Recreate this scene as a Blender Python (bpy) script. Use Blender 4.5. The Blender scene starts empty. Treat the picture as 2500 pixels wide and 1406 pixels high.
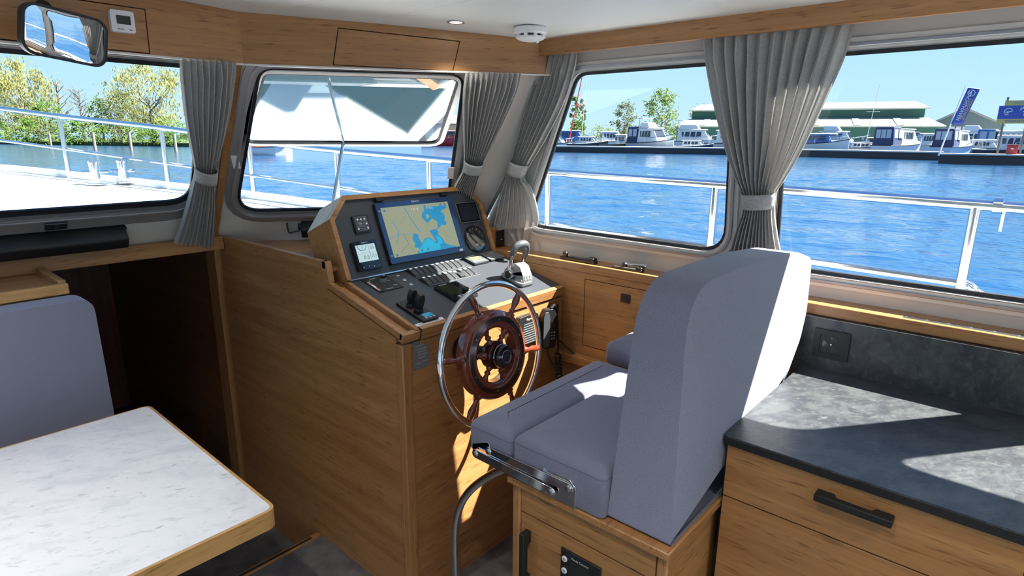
import bpy, bmesh, math, random
from mathutils import Vector as V, Matrix as M
from mathutils.geometry import tessellate_polygon
random.seed(7)
SC = bpy.context.scene
COL = SC.collection
# ---------------------------------------------------------------- camera
EYE = V((0, 0, 1.6)); FPX = 1462.76
_y, _p, _r = map(math.radians, (48.68, 14.135, .385))
_F = V((math.sin(_y), math.cos(_y), 0)); _R = V((math.cos(_y), -math.sin(_y), 0)); _U = V((0, 0, 1))
FW = _F * math.cos(_p) - _U * math.sin(_p); UP0 = _F * math.sin(_p) + _U * math.cos(_p)
RT = _R * math.cos(_r) + UP0 * math.sin(_r); UPV = -_R * math.sin(_r) + UP0 * math.cos(_r)
cam = bpy.data.cameras.new('camera'); cam.sensor_width = 36; cam.lens = 36 * FPX / 2500; cam.clip_start = .05; cam.clip_end = 3000
camo = bpy.data.objects.new('camera', cam); COL.objects.link(camo)
camo.matrix_world = M(((RT.x, UPV.x, -FW.x, EYE.x), (RT.y, UPV.y, -FW.y, EYE.y), (RT.z, UPV.z, -FW.z, EYE.z), (0, 0, 0, 1)))
SC.camera = camo
# ---------------------------------------------------------------- world, sun, exposure
SC.view_settings.view_transform = 'Standard'; SC.view_settings.look = 'None'; SC.view_settings.gamma = 1
SC.cycles.max_bounces = 7; SC.cycles.glossy_bounces = 4; SC.cycles.transmission_bounces = 4; SC.cycles.caustics_refractive = False; SC.cycles.adaptive_threshold = .02
SC.view_settings.use_curve_mapping = False; SC.view_settings.exposure = 0.0
W = bpy.data.worlds.new('sky'); SC.world = W; W.use_nodes = True
nt = W.node_tree; nt.nodes.clear()
_o = nt.nodes.new('ShaderNodeOutputWorld'); _b = nt.nodes.new('ShaderNodeBackground'); _t = nt.nodes.new('ShaderNodeTexCoord')
_s = nt.nodes.new('ShaderNodeSeparateXYZ'); _c = nt.nodes.new('ShaderNodeValToRGB')
nt.links.new(_t.outputs['Generated'], _s.inputs[0]); nt.links.new(_s.outputs['Z'], _c.inputs[0]); nt.links.new(_c.outputs[0], _b.inputs[0]); nt.links.new(_b.outputs[0], _o.inputs[0])
cr = _c.color_ramp; cr.elements[0].position = 0; cr.elements[0].color = (.60, .86, 1.0, 1)
cr.elements[1].position = 1; cr.elements[1].color = (.10, .26, .72, 1)
e = cr.elements.new(.16); e.color = (.42, .76, .98, 1); e = cr.elements.new(.45); e.color = (.22, .48, .92, 1)
_b.inputs[1].default_value = 1.12
SUNDIR = V((1, -.9, 1.65)).normalized()
sl = bpy.data.lights.new('sun', 'SUN'); sl.energy = 33; sl.angle = math.radians(.55); sl.color = (1, .95, .87)
so = bpy.data.objects.new('sun', sl); COL.objects.link(so); so.rotation_euler = SUNDIR.to_track_quat('Z', 'Y').to_euler(); so.location = (30, -25, 50)

# ---------------------------------------------------------------- photograph -> place helpers
def ray(x, y): return RT * ((x - 1250) / FPX) - UPV * ((y - 703) / FPX) + FW
def onp(x, y, n, d):
    n = V(n); v = ray(x, y); return EYE + v * ((d - n.dot(EYE)) / n.dot(v))
def ox(x, y, X): return onp(x, y, (1, 0, 0), X)
def oy(x, y, Y): return onp(x, y, (0, 1, 0), Y)
def oz(x, y, z): return onp(x, y, (0, 0, 1), z)
PL_W = ((1, 0, .12), 2.05 + .12 * 1.11)
PL_FC = ((0, 1, .7565), 2.66 + .7565 * 1.18)
PL_FS = ((.574, .819, .665), 2.80 + .665 * 1.18)

# ---------------------------------------------------------------- mesh builder
class Fr:
    def __init__(s, o, u, v=None, n=None):
        s.o = V(o); s.u = V(u).normalized()
        if v is None: n = V(n).normalized(); v = n.cross(s.u)
        s.v = V(v).normalized(); s.n = V(n).normalized() if n is not None else s.u.cross(s.v)
    def p(s, a, b, c=0): return s.o + s.u * a + s.v * b + s.n * c
    def l(s, q): q = V(q) - s.o; return (q.dot(s.u), q.dot(s.v), q.dot(s.n))
    def at(s, a, b, c=0): return Fr(s.p(a, b, c), s.u, s.v, s.n)
def plane_frame(pl, o, u, flip=False):
    n = V(pl[0]).normalized()
    if flip: n = -n
    o = V(o); o = o - n * ((V(pl[0]).dot(o) - pl[1]) / V(pl[0]).dot(n)); u = V(u).normalized()
    return Fr(o, u, n.cross(u), n)
XYZ = Fr((0, 0, 0), (1, 0, 0), (0, 1, 0), (0, 0, 1))
class MB:
    def __init__(s): s.v = []; s.f = []
    def add(s, vs, fs):
        k = len(s.v); s.v += [V(a) for a in vs]; s.f += [tuple(i + k for i in f) for f in fs]; return s
    def box(s, x0, x1, y0, y1, z0, z1, fr=XYZ):
        P = [fr.p(x, y, z) for z in (z0, z1) for y in (y0, y1) for x in (x0, x1)]
        return s.add(P, [(0, 2, 3, 1), (4, 5, 7, 6), (0, 1, 5, 4), (2, 6, 7, 3), (0, 4, 6, 2), (1, 3, 7, 5)])
    def hexa(s, a, b):  # two quads of four points (bottom, top)
        return s.add(list(a) + list(b), [(3, 2, 1, 0), (4, 5, 6, 7)] + [(i, (i + 1) % 4, (i + 1) % 4 + 4, i + 4) for i in range(4)])
    def prism(s, poly, fr, d0, d1, holes=(), tap=None):
        loops = [list(poly)] + [list(h) for h in holes]; pts = [q for L in loops for q in L]; n = len(pts)
        if len(loops) == 1 and tap is None and len(poly) <= 4: tri = [tuple(range(n))]
        else: tri = tessellate_polygon([[V((a, b, 0)) for a, b in L] for L in loops])
        k = len(s.v)
        q2 = pts if tap is None else [tap(q) for q in pts]
        s.v += [fr.p(a, b, d0) for a, b in pts] + [fr.p(a, b, d1) for a, b in q2]
        def area(t): return sum(pts[t[i]][0] * pts[t[(i + 1) % len(t)]][1] - pts[t[(i + 1) % len(t)]][0] * pts[t[i]][1] for i in range(len(t)))
        for t in tri:
            t = tuple(t) if area(t) > 0 else tuple(reversed(t))
            s.f.append(tuple(k + n + i for i in t)); s.f.append(tuple(k + i for i in reversed(t)))
        b = 0
        for li, L in enumerate(loops):
            m = len(L); A = sum(L[i][0] * L[(i + 1) % m][1] - L[(i + 1) % m][0] * L[i][1] for i in range(m)); fw = (A > 0) == (li == 0)
            for i in range(m):
                i0, i1 = b + i, b + (i + 1) % m
                f = (k + i0, k + i1, k + n + i1, k + n + i0); s.f.append(f if fw else f[::-1])
            b += m
        return s
    def tube(s, path, r, n=10, closed=False, caps=True):
        path = [V(p) for p in path]; m = len(path); k = len(s.v); rr = r if hasattr(r, '__len__') else [r] * m
        prev = None
        for i, p in enumerate(path):
            a = path[i - 1] if (i > 0 or closed) else p; b = path[(i + 1) % m] if (i < m - 1 or closed) else p
            t = (b - a).normalized()
            if prev is None: u = t.orthogonal().normalized()
            else: u = (prev - t * prev.dot(t)).normalized()
            prev = u; w = t.cross(u)
            for j in range(n):
                g = 2 * math.pi * j / n; s.v.append(p + (u * math.cos(g) + w * math.sin(g)) * rr[i])
        for i in range(m if closed else m - 1):
            a = k + i * n; b = k + ((i + 1) % m) * n
            for j in range(n): s.f.append((a + j, a + (j + 1) % n, b + (j + 1) % n, b + j))
        if caps and not closed:
            s.f.append(tuple(k + j for j in reversed(range(n)))); s.f.append(tuple(k + (m - 1) * n + j for j in range(n)))
        return s
    def lathe(s, prof, fr, n=32, closed=False):  # prof: (radius, height along fr.n)
        k = len(s.v); m = len(prof)
        for r, h in prof:
            for j in range(n):
                g = 2 * math.pi * j / n; s.v.append(fr.p(r * math.cos(g), r * math.sin(g), h))
        for i in range(m if closed else m - 1):
            a = k + i * n; b = k + ((i + 1) % m) * n
            for j in range(n): s.f.append((a + j, a + (j + 1) % n, b + (j + 1) % n, b + j))
        if not closed:
            if prof[0][0] > 1e-6: s.f.append(tuple(k + j for j in reversed(range(n))))
            if prof[-1][0] > 1e-6: s.f.append(tuple(k + (m - 1) * n + j for j in range(n)))
        return s
    def grid(s, fn, nu, nv, wrap=False):
        k = len(s.v); c = nu if wrap else nu + 1
        for j in range(nv + 1):
            for i in range(c): s.v.append(V(fn(i / nu, j / nv)))
        for j in range(nv):
            for i in range(nu):
                a = k + j * c + i; b = k + j * c + (i + 1) % c; s.f.append((a, b, b + c, a + c))
        return s
    def ball(s, c, r, n=12, sc=(1, 1, 1)):
        c = V(c); return s.grid(lambda u, v: c + V((math.cos(2 * math.pi * u) * math.sin(math.pi * (v * .998 + .001)) * r * sc[0], math.sin(2 * math.pi * u) * math.sin(math.pi * (v * .998 + .001)) * r * sc[1], -math.cos(math.pi * (v * .998 + .001)) * r * sc[2])), n, n // 2, True)
    def rrect(s, w, h, rad, fr, d0, d1, holes=()): return s.prism(rr(w, h, rad), fr, d0, d1, holes)
    def plate(s, poly, fr, d): # flat thin polygon
        return s.prism(poly, fr, 0, d)
def rr(w, h, r, n=5, cx=0, cy=0):
    P = []
    for sx, sy, a0 in ((1, 1, 0), (-1, 1, 90), (-1, -1, 180), (1, -1, 270)):
        for i in range(n + 1):
            a = math.radians(a0 + 90 * i / n); P.append((cx + sx * (w / 2 - r) + r * math.cos(a), cy + sy * (h / 2 - r) + r * math.sin(a)))
    return P
def rpoly(poly, r, n=6):  # round the corners of any polygon
    out = []; m = len(poly); R = r if hasattr(r, '__len__') else [r] * m
    for i in range(m):
        p = V(poly[i]); a = V(poly[i - 1]) - p; b = V(poly[(i + 1) % m]) - p; la, lb = a.length, b.length; a.normalize(); b.normalize()
        ang = a.angle(b); t = min(R[i] / math.tan(ang / 2), la * .48, lb * .48)
        p0, p1 = p + a * t, p + b * t
        for j in range(n + 1):
            q = j / n; z = p0 * (1 - q) ** 2 + p * 2 * q * (1 - q) + p1 * q * q; out.append((z.x, z.y))
    return out
def grow(poly, d):  # offset a closed polygon outward
    m = len(poly); A = sum(poly[i][0] * poly[(i + 1) % m][1] - poly[(i + 1) % m][0] * poly[i][1] for i in range(m)); sg = 1 if A > 0 else -1; out = []
    for i in range(m):
        p = V(poly[i]); a = (p - V(poly[i - 1])); b = (V(poly[(i + 1) % m]) - p)
        if a.length < 1e-9: a = b
        if b.length < 1e-9: b = a
        na = V((a.y, -a.x)).normalized(); nb = V((b.y, -b.x)).normalized(); n = (na + nb); n.normalize()
        k = d * sg / max(.5, n.dot(na)); out.append((p.x + n.x * k, p.y + n.y * k))
    return out
def catm(P, n):
    out = []; m = len(P)
    for i in range(m - 1):
        a, b, c, d = P[max(i - 1, 0)], P[i], P[i + 1], P[min(i + 2, m - 1)]
        for j in range(n):
            t = j / n; out.append(.5 * ((2 * b) + (c - a) * t + (2 * a - 5 * b + 4 * c - d) * t * t + (3 * b - a - 3 * c + d) * t ** 3))
    out.append(P[-1]); return out

# ---------------------------------------------------------------- objects
BASE = {}
def tag(o, label=None, cat=None, group=None, kind=None):
    if label: o['label'] = label
    if cat: o['category'] = cat
    if group: o['group'] = group
    if kind: o['kind'] = kind
    return o
def thing(name, label, cat, loc, group=None, kind=None):
    o = bpy.data.objects.new(name, None); COL.objects.link(o); o.location = loc; o.empty_display_size = .05
    BASE[o] = V(loc); return tag(o, label, cat, group, kind)
def mesh(name, mb, base, smooth=True, ang=32):
    me = bpy.data.meshes.new(name); me.from_pydata([tuple(v - base) for v in mb.v], [], mb.f); me.validate(); me.update()
    if smooth:
        me.polygons.foreach_set('use_smooth', [True] * len(me.polygons)); me.set_sharp_from_angle(angle=math.radians(ang))
    return me
def part(name, mb, mat, parent=None, bevel=0, seg=2, label=None, smooth=True, ang=32, kind=None):
    if parent is not None: base = BASE[parent]
    else:
        xs = [v.x for v in mb.v]; ys = [v.y for v in mb.v]; zs = [v.z for v in mb.v]
        base = V(((min(xs) + max(xs)) / 2, (min(ys) + max(ys)) / 2, min(zs)))
    me = mesh(name, mb, base, smooth, ang); o = bpy.data.objects.new(name, me); COL.objects.link(o); BASE[o] = base
    for mm in (mat if isinstance(mat, (list, tuple)) else [mat]): me.materials.append(mm)
    if parent is not None: o.parent = parent
    else: o.location = base
    if bevel:
        b = o.modifiers.new('bevel', 'BEVEL'); b.width = bevel; b.segments = seg; b.limit_method = 'ANGLE'; b.angle_limit = math.radians(35); b.harden_normals = False
        me.polygons.foreach_set('use_smooth', [True] * len(me.polygons))
    if label: o['label'] = label
    if kind: o['kind'] = kind
    return o
def solo(name, mb, mat, label, cat, group=None, kind=None, **k):
    return tag(part(name, mb, mat, None, **k), label, cat, group, kind)
def struct(name, mb, mat, label, cat, **k): return tag(part(name, mb, mat, None, **k), label, cat, None, 'structure')
def dup(root, loc, label=None, group=None):
    def cp(o, par):
        c = o.copy(); COL.objects.link(c); c.parent = par
        for ch in [x for x in bpy.data.objects if x.parent == o and x is not c]: cp(ch, c)
        return c
    c = cp(root, None); c.location = loc
    if label: c['label'] = label
    if group: c['group'] = group
    return c
def text(s, size, fr, mat, name, parent, lift=.0006, align='CENTER', bold=0, squash=1.0):
    cu = bpy.data.curves.new('t', 'FONT'); cu.body = s; cu.size = size; cu.align_x = align; cu.align_y = 'CENTER'; cu.offset = bold; cu.resolution_u = 3
    o = bpy.data.objects.new('t', cu); COL.objects.link(o)
    me = bpy.data.meshes.new_from_object(o.evaluated_get(bpy.context.evaluated_depsgraph_get()))
    mb = MB(); mb.add([fr.p(v.co.x * squash, v.co.y, lift) for v in me.vertices], [tuple(p.vertices) for p in me.polygons])
    bpy.data.objects.remove(o); bpy.data.curves.remove(cu); bpy.data.meshes.remove(me)
    return part(name, mb, mat, parent, smooth=False)

# ---------------------------------------------------------------- materials
MATS = {}
def mat(name, col, rough=.5, metal=0, spec=.5, emit=None, es=1, coat=0, sheen=0, bump=None, trans=0, vary=None):
    m = bpy.data.materials.new(name); m.use_nodes = True; nt = m.node_tree; p = nt.nodes['Principled BSDF']; L = nt.links.new
    p.inputs['Base Color'].default_value = (*col, 1); p.inputs['Roughness'].default_value = rough; p.inputs['Metallic'].default_value = metal
    p.inputs['Specular IOR Level'].default_value = spec; p.inputs['Coat Weight'].default_value = coat; p.inputs['Coat Roughness'].default_value = .05
    p.inputs['Sheen Weight'].default_value = sheen
    if emit: p.inputs['Emission Color'].default_value = (*emit, 1); p.inputs['Emission Strength'].default_value = es
    if vary or bump:
        tc = nt.nodes.new('ShaderNodeTexCoord'); mp = nt.nodes.new('ShaderNodeMapping'); L(tc.outputs['Object'], mp.inputs[0])
    if vary:  # (scale, other colour, lo, hi)
        nz = nt.nodes.new('ShaderNodeTexNoise'); nz.inputs['Scale'].default_value = vary[0]; nz.inputs['Detail'].default_value = 2; nz.inputs['Roughness'].default_value = .65; L(mp.outputs[0], nz.inputs['Vector'])
        rp = nt.nodes.new('ShaderNodeValToRGB'); rp.color_ramp.elements[0].position = vary[2]; rp.color_ramp.elements[1].position = vary[3]
        rp.color_ramp.elements[0].color = (*vary[1], 1); rp.color_ramp.elements[1].color = (*col, 1); L(nz.outputs[0], rp.inputs[0]); L(rp.outputs[0], p.inputs['Base Color'])
    if bump:  # (scale, strength, distance)
        nz = nt.nodes.new('ShaderNodeTexNoise'); nz.inputs['Scale'].default_value = bump[0]; nz.inputs['Detail'].default_value = 1; L(mp.outputs[0], nz.inputs['Vector'])
        bp = nt.nodes.new('ShaderNodeBump'); bp.inputs['Strength'].default_value = bump[1]; bp.inputs['Distance'].default_value = bump[2]; L(nz.outputs[0], bp.inputs['Height']); L(bp.outputs[0], p.inputs['Normal'])
    if trans:
        tr = nt.nodes.new('ShaderNodeBsdfTranslucent'); tr.inputs[0].default_value = (*col, 1); mx = nt.nodes.new('ShaderNodeMixShader'); mx.inputs[0].default_value = trans
        L(p.outputs[0], mx.inputs[1]); L(tr.outputs[0], mx.inputs[2]); L(mx.outputs[0], nt.nodes['Material Output'].inputs[0])
    MATS[name] = m; return m
def wood(name, axis, a=(.49, .232, .082), b=(.36, .155, .05), fleck=(.20, .075, .025), rough=.33, rot=0):
    m = bpy.data.materials.new(name); m.use_nodes = True; nt = m.node_tree; p = nt.nodes['Principled BSDF']; L = nt.links.new; N = nt.nodes.new
    tc = N('ShaderNodeTexCoord'); src = tc.outputs['Object']
    if rot:
        mr_ = N('ShaderNodeMapping'); mr_.inputs['Rotation'].default_value = (0, 0, rot); L(src, mr_.inputs[0]); src = mr_.outputs[0]
    def noise(al, ac, det, dist=0):
        mp = N('ShaderNodeMapping'); mp.inputs['Scale'].default_value = [al if i == axis else ac for i in range(3)]; L(src, mp.inputs[0])
        nz = N('ShaderNodeTexNoise'); nz.inputs['Scale'].default_value = 1; nz.inputs['Detail'].default_value = det; nz.inputs['Distortion'].default_value = dist; L(mp.outputs[0], nz.inputs['Vector']); return nz
    n1 = noise(1.3, 26, 3, .6); n2 = noise(16, 190, 1); n3 = noise(3, 120, 1)
    r1 = N('ShaderNodeValToRGB'); r1.color_ramp.elements[0].position = .32; r1.color_ramp.elements[1].position = .68; r1.color_ramp.elements[0].color = (*b, 1); r1.color_ramp.elements[1].color = (*a, 1); L(n1.outputs[0], r1.inputs[0])
    r2 = N('ShaderNodeValToRGB'); r2.color_ramp.elements[0].position = .60; r2.color_ramp.elements[1].position = .72; r2.color_ramp.elements[0].color = (0, 0, 0, 1); r2.color_ramp.elements[1].color = (.78, .78, .78, 1); L(n2.outputs[0], r2.inputs[0])
    mx = N('ShaderNodeMix'); mx.data_type = 'RGBA'; L(r2.outputs[0], mx.inputs[0]); L(r1.outputs[0], mx.inputs[6]); mx.inputs[7].default_value = (*fleck, 1)
    m3 = N('ShaderNodeMix'); m3.data_type = 'RGBA'; m3.blend_type = 'MULTIPLY'; m3.inputs[0].default_value = .35; L(mx.outputs[2], m3.inputs[6]); L(n3.outputs[0], m3.inputs[7])
    g = N('ShaderNodeGamma'); g.inputs[1].default_value = .93; L(m3.outputs[2], g.inputs[0]); L(g.outputs[0], p.inputs['Base Color'])
    bp = N('ShaderNodeBump'); bp.inputs['Strength'].default_value = .12; bp.inputs['Distance'].default_value = .0006; L(n2.outputs[0], bp.inputs['Height']); L(bp.outputs[0], p.inputs['Normal'])
    p.inputs['Roughness'].default_value = rough; p.inputs['Coat Weight'].default_value = .15; p.inputs['Coat Roughness'].default_value = .25
    MATS[name] = m; return m
def glass(name, tint=(.97, .985, .98), refl=.06, fres=True):
    m = bpy.data.materials.new(name); m.use_nodes = True; nt = m.node_tree; nt.nodes.clear(); N = nt.nodes.new; L = nt.links.new
    o = N('ShaderNodeOutputMaterial'); t = N('ShaderNodeBsdfTransparent'); t.inputs[0].default_value = (*tint, 1); g = N('ShaderNodeBsdfGlossy'); g.inputs['Roughness'].default_value = .0
    mx = N('ShaderNodeMixShader'); L(t.outputs[0], mx.inputs[1]); L(g.outputs[0], mx.inputs[2]); L(mx.outputs[0], o.inputs[0]); mx.inputs[0].default_value = refl
    MATS[name] = m; return m
WD = wood('oak_grain_diagonal', 0, rot=math.radians(35))
WX, WY, WZ = wood('oak_grain_x', 0), wood('oak_grain_y', 1), wood('oak_grain_z', 2)
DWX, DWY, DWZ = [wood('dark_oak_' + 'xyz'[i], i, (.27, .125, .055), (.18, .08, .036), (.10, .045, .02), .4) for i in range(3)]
MAHO = wood('varnished_mahogany', 0, (.26, .045, .014), (.14, .02, .008), (.09, .012, .006), .12); MAHO.node_tree.nodes['Principled BSDF'].inputs['Coat Weight'].default_value = 1; MAHO.node_tree.nodes['Principled BSDF'].inputs['Coat Roughness'].default_value = .03
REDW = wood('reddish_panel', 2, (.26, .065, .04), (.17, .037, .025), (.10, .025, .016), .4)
CEIL = mat('ceiling_white', (.75, .77, .76), .45)
WALL = mat('grey_white_lining', (.62, .60, .575), .6, bump=(400, .15, .0005))
FAB = mat('grey_blue_upholstery', (.212, .216, .292), .9, sheen=.3, spec=.15, bump=(900, .35, .0006), vary=(700, (.138, .142, .208), .35, .6))
PIPE = mat('grey_seam', (.13, .13, .17), .9)
CURT = mat('grey_curtain_cloth', (.47, .46, .445), .95, spec=.1, sheen=.2, bump=(600, .4, .0006), vary=(160, (.36, .352, .34), .3, .6), trans=.18)
CURT2 = mat('grey_tieback_cloth', (.38, .375, .368), .95, spec=.1, bump=(600, .4, .0006), vary=(160, (.30, .295, .29), .3, .6))
ALU = mat('window_frame_aluminium', (.36, .36, .37), .35, .55)
ALUW = mat('white_coated_frame', (.70, .69, .66), .35)
SEAL = mat('black_rubber_seal', (.008, .009, .014), .5)
BLK = mat('black_plastic', (.012, .012, .014), .42)
BLKG = mat('black_gloss', (.006, .006, .008), .08, coat=.5)
BLKM = mat('black_matte_metal', (.010, .010, .011), .55)
DASH = mat('charcoal_dash_laminate', (.042, .047, .057), .40, bump=(1500, .15, .0003))
CHROME = mat('polished_chrome', (.82, .82, .83), .06, 1)
STEEL = mat('stainless_steel', (.68, .69, .70), .16, 1)
SILV = mat('silver_plastic', (.20, .215, .225), .34, .2)
SILVD = mat('dark_silver_plastic', (.085, .095, .105), .35, .2)
WHT = mat('white_plastic', (.80, .79, .82), .35)
WHTM = mat('white_print', (.75, .77, .8), .6)
GRYM = mat('grey_print', (.30, .32, .35), .6)
REDM = mat('red_print', (.6, .03, .03), .5)
GRNM = mat('green_led', (.02, .12, .03), .3)
GAP = mat('dark_joint', (.025, .013, .008), .8)
def mottle(name, cols, sc, stretch, rough, spec=.5, bump=None, rot=.5):  # layered mottled laminate: list of (colour, noise scale, lo, hi)
    m = bpy.data.materials.new(name); m.use_nodes = True; nt = m.node_tree; p = nt.nodes['Principled BSDF']; L = nt.links.new; N = nt.nodes.new
    tc = N('ShaderNodeTexCoord'); m0 = N('ShaderNodeMapping'); m0.inputs['Rotation'].default_value = (0, 0, rot); L(tc.outputs['Object'], m0.inputs[0]); mp = N('ShaderNodeMapping'); mp.inputs['Scale'].default_value = stretch; L(m0.outputs[0], mp.inputs[0]); prev = None
    for col, s, lo, hi in cols:
        if prev is None:
            rgb = N('ShaderNodeRGB'); rgb.outputs[0].default_value = (*col, 1); prev = rgb.outputs[0]; continue
        nz = N('ShaderNodeTexNoise'); nz.inputs['Scale'].default_value = s * sc; nz.inputs['Detail'].default_value = 4; nz.inputs['Roughness'].default_value = .68; nz.inputs['Distortion'].default_value = .4; L(mp.outputs[0], nz.inputs['Vector'])
        mr = N('ShaderNodeMapRange'); mr.inputs[1].default_value = lo; mr.inputs[2].default_value = hi; L(nz.outputs[0], mr.inputs[0]); mx = N('ShaderNodeMix'); mx.data_type = 'RGBA'; L(mr.outputs[0], mx.inputs[0]); L(prev, mx.inputs[6]); mx.inputs[7].default_value = (*col, 1); prev = mx.outputs[2]
    L(prev, p.inputs['Base Color']); p.inputs['Roughness'].default_value = rough; p.inputs['Specular IOR Level'].default_value = spec
    if bump:
        nz = N('ShaderNodeTexNoise'); nz.inputs['Scale'].default_value = bump[0]; nz.inputs['Detail'].default_value = 4; L(mp.outputs[0], nz.inputs['Vector']); bp = N('ShaderNodeBump'); bp.inputs['Strength'].default_value = bump[1]; bp.inputs['Distance'].default_value = bump[2]; L(nz.outputs[0], bp.inputs['Height']); L(bp.outputs[0], p.inputs['Normal'])
    MATS[name] = m; return m
MARB = mottle('pale_marble_laminate', [((.74, .745, .77), 0, 0, 0), ((.61, .62, .66), 5, .47, .70), ((.58, .59, .62), 20, .56, .68), ((.40, .41, .46), 32, .62, .72)], 1.0, (1, 2.0, 1), .28)
STONE = mottle('dark_slate_laminate', [((.032, .034, .040), 0, 0, 0), ((.060, .066, .068), 14, .42, .60), ((.085, .092, .094), 40, .54, .70), ((.026, .028, .034), 9, .56, .72)], 1.0, (1, 1.5, 1), .34, .6, (90, .5, .0010))
FLOORM = mat('grey_vinyl_floor', (.10, .098, .10), .45, vary=(14, (.17, .165, .165), .34, .62))
GLASS = glass('window_glass', refl=.014); HATCHG = glass('open_pane_glass', (.80, .90, .92), .55)
MIRR = mat('mirror_silver', (.92, .93, .94), .0, 1)
DECKW = mat('white_deck_paint', (.62, .65, .655), .35, bump=(300, .1, .001))
# ================================================================ STRUCTURE
def zc(x): return 2.02 - .0178 * x * x
# floor
fl = MB().box(-1.75, 2.0, -2.2, 2.0, -.05, 0)
struct('floor', fl, FLOORM, 'grey mottled vinyl cabin floor below the helm', 'floor')
struct('floor_lower', MB().box(.48, 1.14, 2.03, 4.5, -.22, -.17), FLOORM, 'dark sunken floor at the foot of the companionway', 'floor')
t = thing('trim_1', 'wooden nosing strip along the edge of the companionway step', 'trim', (.8, 2.0, 0), kind='structure')
part('nosing', MB().box(.48, 1.098, 2.0, 2.03, -.05, .006), WX, t, .002)
part('groove', MB().box(.48, 1.06, 2.008, 2.02, .0055, .0075), GAP, t)
part('metal_inlay', MB().box(.48, 1.06, 2.0235, 2.0265, .0055, .008), STEEL, t)
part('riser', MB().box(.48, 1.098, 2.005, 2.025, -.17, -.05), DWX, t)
# ceiling: backing plus panels with joints
def cstrip(x0, x1, y0, y1, z0, z1, n=10):
    mb = MB(); P = []
    for i in range(n + 1):
        x = x0 + (x1 - x0) * i / n; P += [(x, y0, zc(x) + z0), (x, y1, zc(x) + z0), (x, y0, zc(x) + z1), (x, y1, zc(x) + z1)]
    F = []
    for i in range(n):
        a = 4 * i; b = a + 4; F += [(a, a + 1, b + 1, b), (a + 2, b + 2, b + 3, a + 3), (a, b, b + 2, a + 2), (a + 1, a + 3, b + 3, b + 1)]
    F += [(0, 2, 3, 1), (4 * n, 4 * n + 1, 4 * n + 3, 4 * n + 2)]
    return mb.add(P, F)
ce = struct('ceiling', cstrip(-1.78, 1.98, -2.25, 2.2, .012, .06, 24), WALL, 'smooth white cabin ceiling with fine panel joints', 'ceiling')
for a, b in ((-1.78, -.6), (-.6, .35), (.35, 1.103), (1.103, 1.352), (1.352, 1.98)):
    part('ceiling_panel', cstrip(a + .0006, b - .0006, -2.25, 2.2, 0, .012), CEIL, ce)

def window(name, label, fr, poly, flange=.048, cream=ALUW, pane=True, sealw=.012, gl=None, depth=.012, top=9):
    cl = lambda P: [(a, min(b, top)) for a, b in P]
    o = fr.p(sum(q[0] for q in poly) / len(poly), min(q[1] for q in poly)); t = thing(name, label, 'window', o, kind='structure')
    g0, g1, g2, g3 = poly, grow(poly, sealw), grow(poly, sealw + .012), grow(poly, flange)
    part('frame_flange', MB().prism(cl(g3), fr, 0, .010, [g1]), cream, t, .002)
    part('frame_ridge', MB().prism(grow(poly, sealw + .022), fr, .010, .018, [g2]), ALU, t, .002)
    part('frame_reveal', MB().prism(grow(poly, sealw + .004), fr, -depth, .010, [grow(poly, sealw)]), cream, t)
    part('rubber_seal', MB().prism(grow(poly, sealw + .001), fr, -depth, -depth + .009, [g0]), SEAL, t)
    if pane: part('pane', MB().prism(grow(poly, .004), fr, -depth + .002, -depth + .005), gl or GLASS, t)
    return t
# starboard side wall
FRW = plane_frame(PL_W, (2.05, 0, 1.11), (0, -1, 0), True)
w1 = rpoly([(-1.69, .118), (-.81, .113), (-.81, .722), (-1.40, .722)], [.05, .085, .085, .06])
def wq(y0, y1, b0=.086): return rpoly([(-y0, b0), (-y1, b0), (-y1, .722), (-y0, .722)], .085)
w2, w3, w4 = wq(.626, -.135), wq(-.33, -1.1), wq(-1.28, -2.05)
struct('wall_right', MB().prism([(-2.04, -.02), (2.2, -.02), (2.2, .87), (-1.41, .87)], FRW, -.014, 0, [grow(w, .013) for w in (w1, w2, w3, w4)]), WALL, 'grey white side lining around the starboard windows', 'wall')
window('window_1', 'slanted side window beside the throttle, nearest the corner', FRW, w1)
window('window_2', 'large side window above the dark galley worktop', FRW, w2)
window('window_3', 'side window aft of the galley, seen in the rear-view mirror', FRW, w3)
window('window_4', 'rearmost starboard side window behind the viewer', FRW, w4)
# front wall with the centre windscreen
FRC = plane_frame(PL_FC, (0, 2.66, 1.18), (1, 0, 0), True)
wc = rpoly([(-.70, .213), (.945, .213), (.905, .790), (-.66, .790)], .075)
struct('wall_front', MB().prism([(-1.75, 0), (1.083, 0), (1.030, .83), (-1.75, .83)], FRC, -.014, 0, [grow(wc, .025)]), WALL, 'grey white lining around the centre windscreen', 'wall')
window('window_5', 'centre windscreen looking over the white foredeck to the trees', FRC, wc, .092, ALU, sealw=.024, top=.828)
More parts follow.
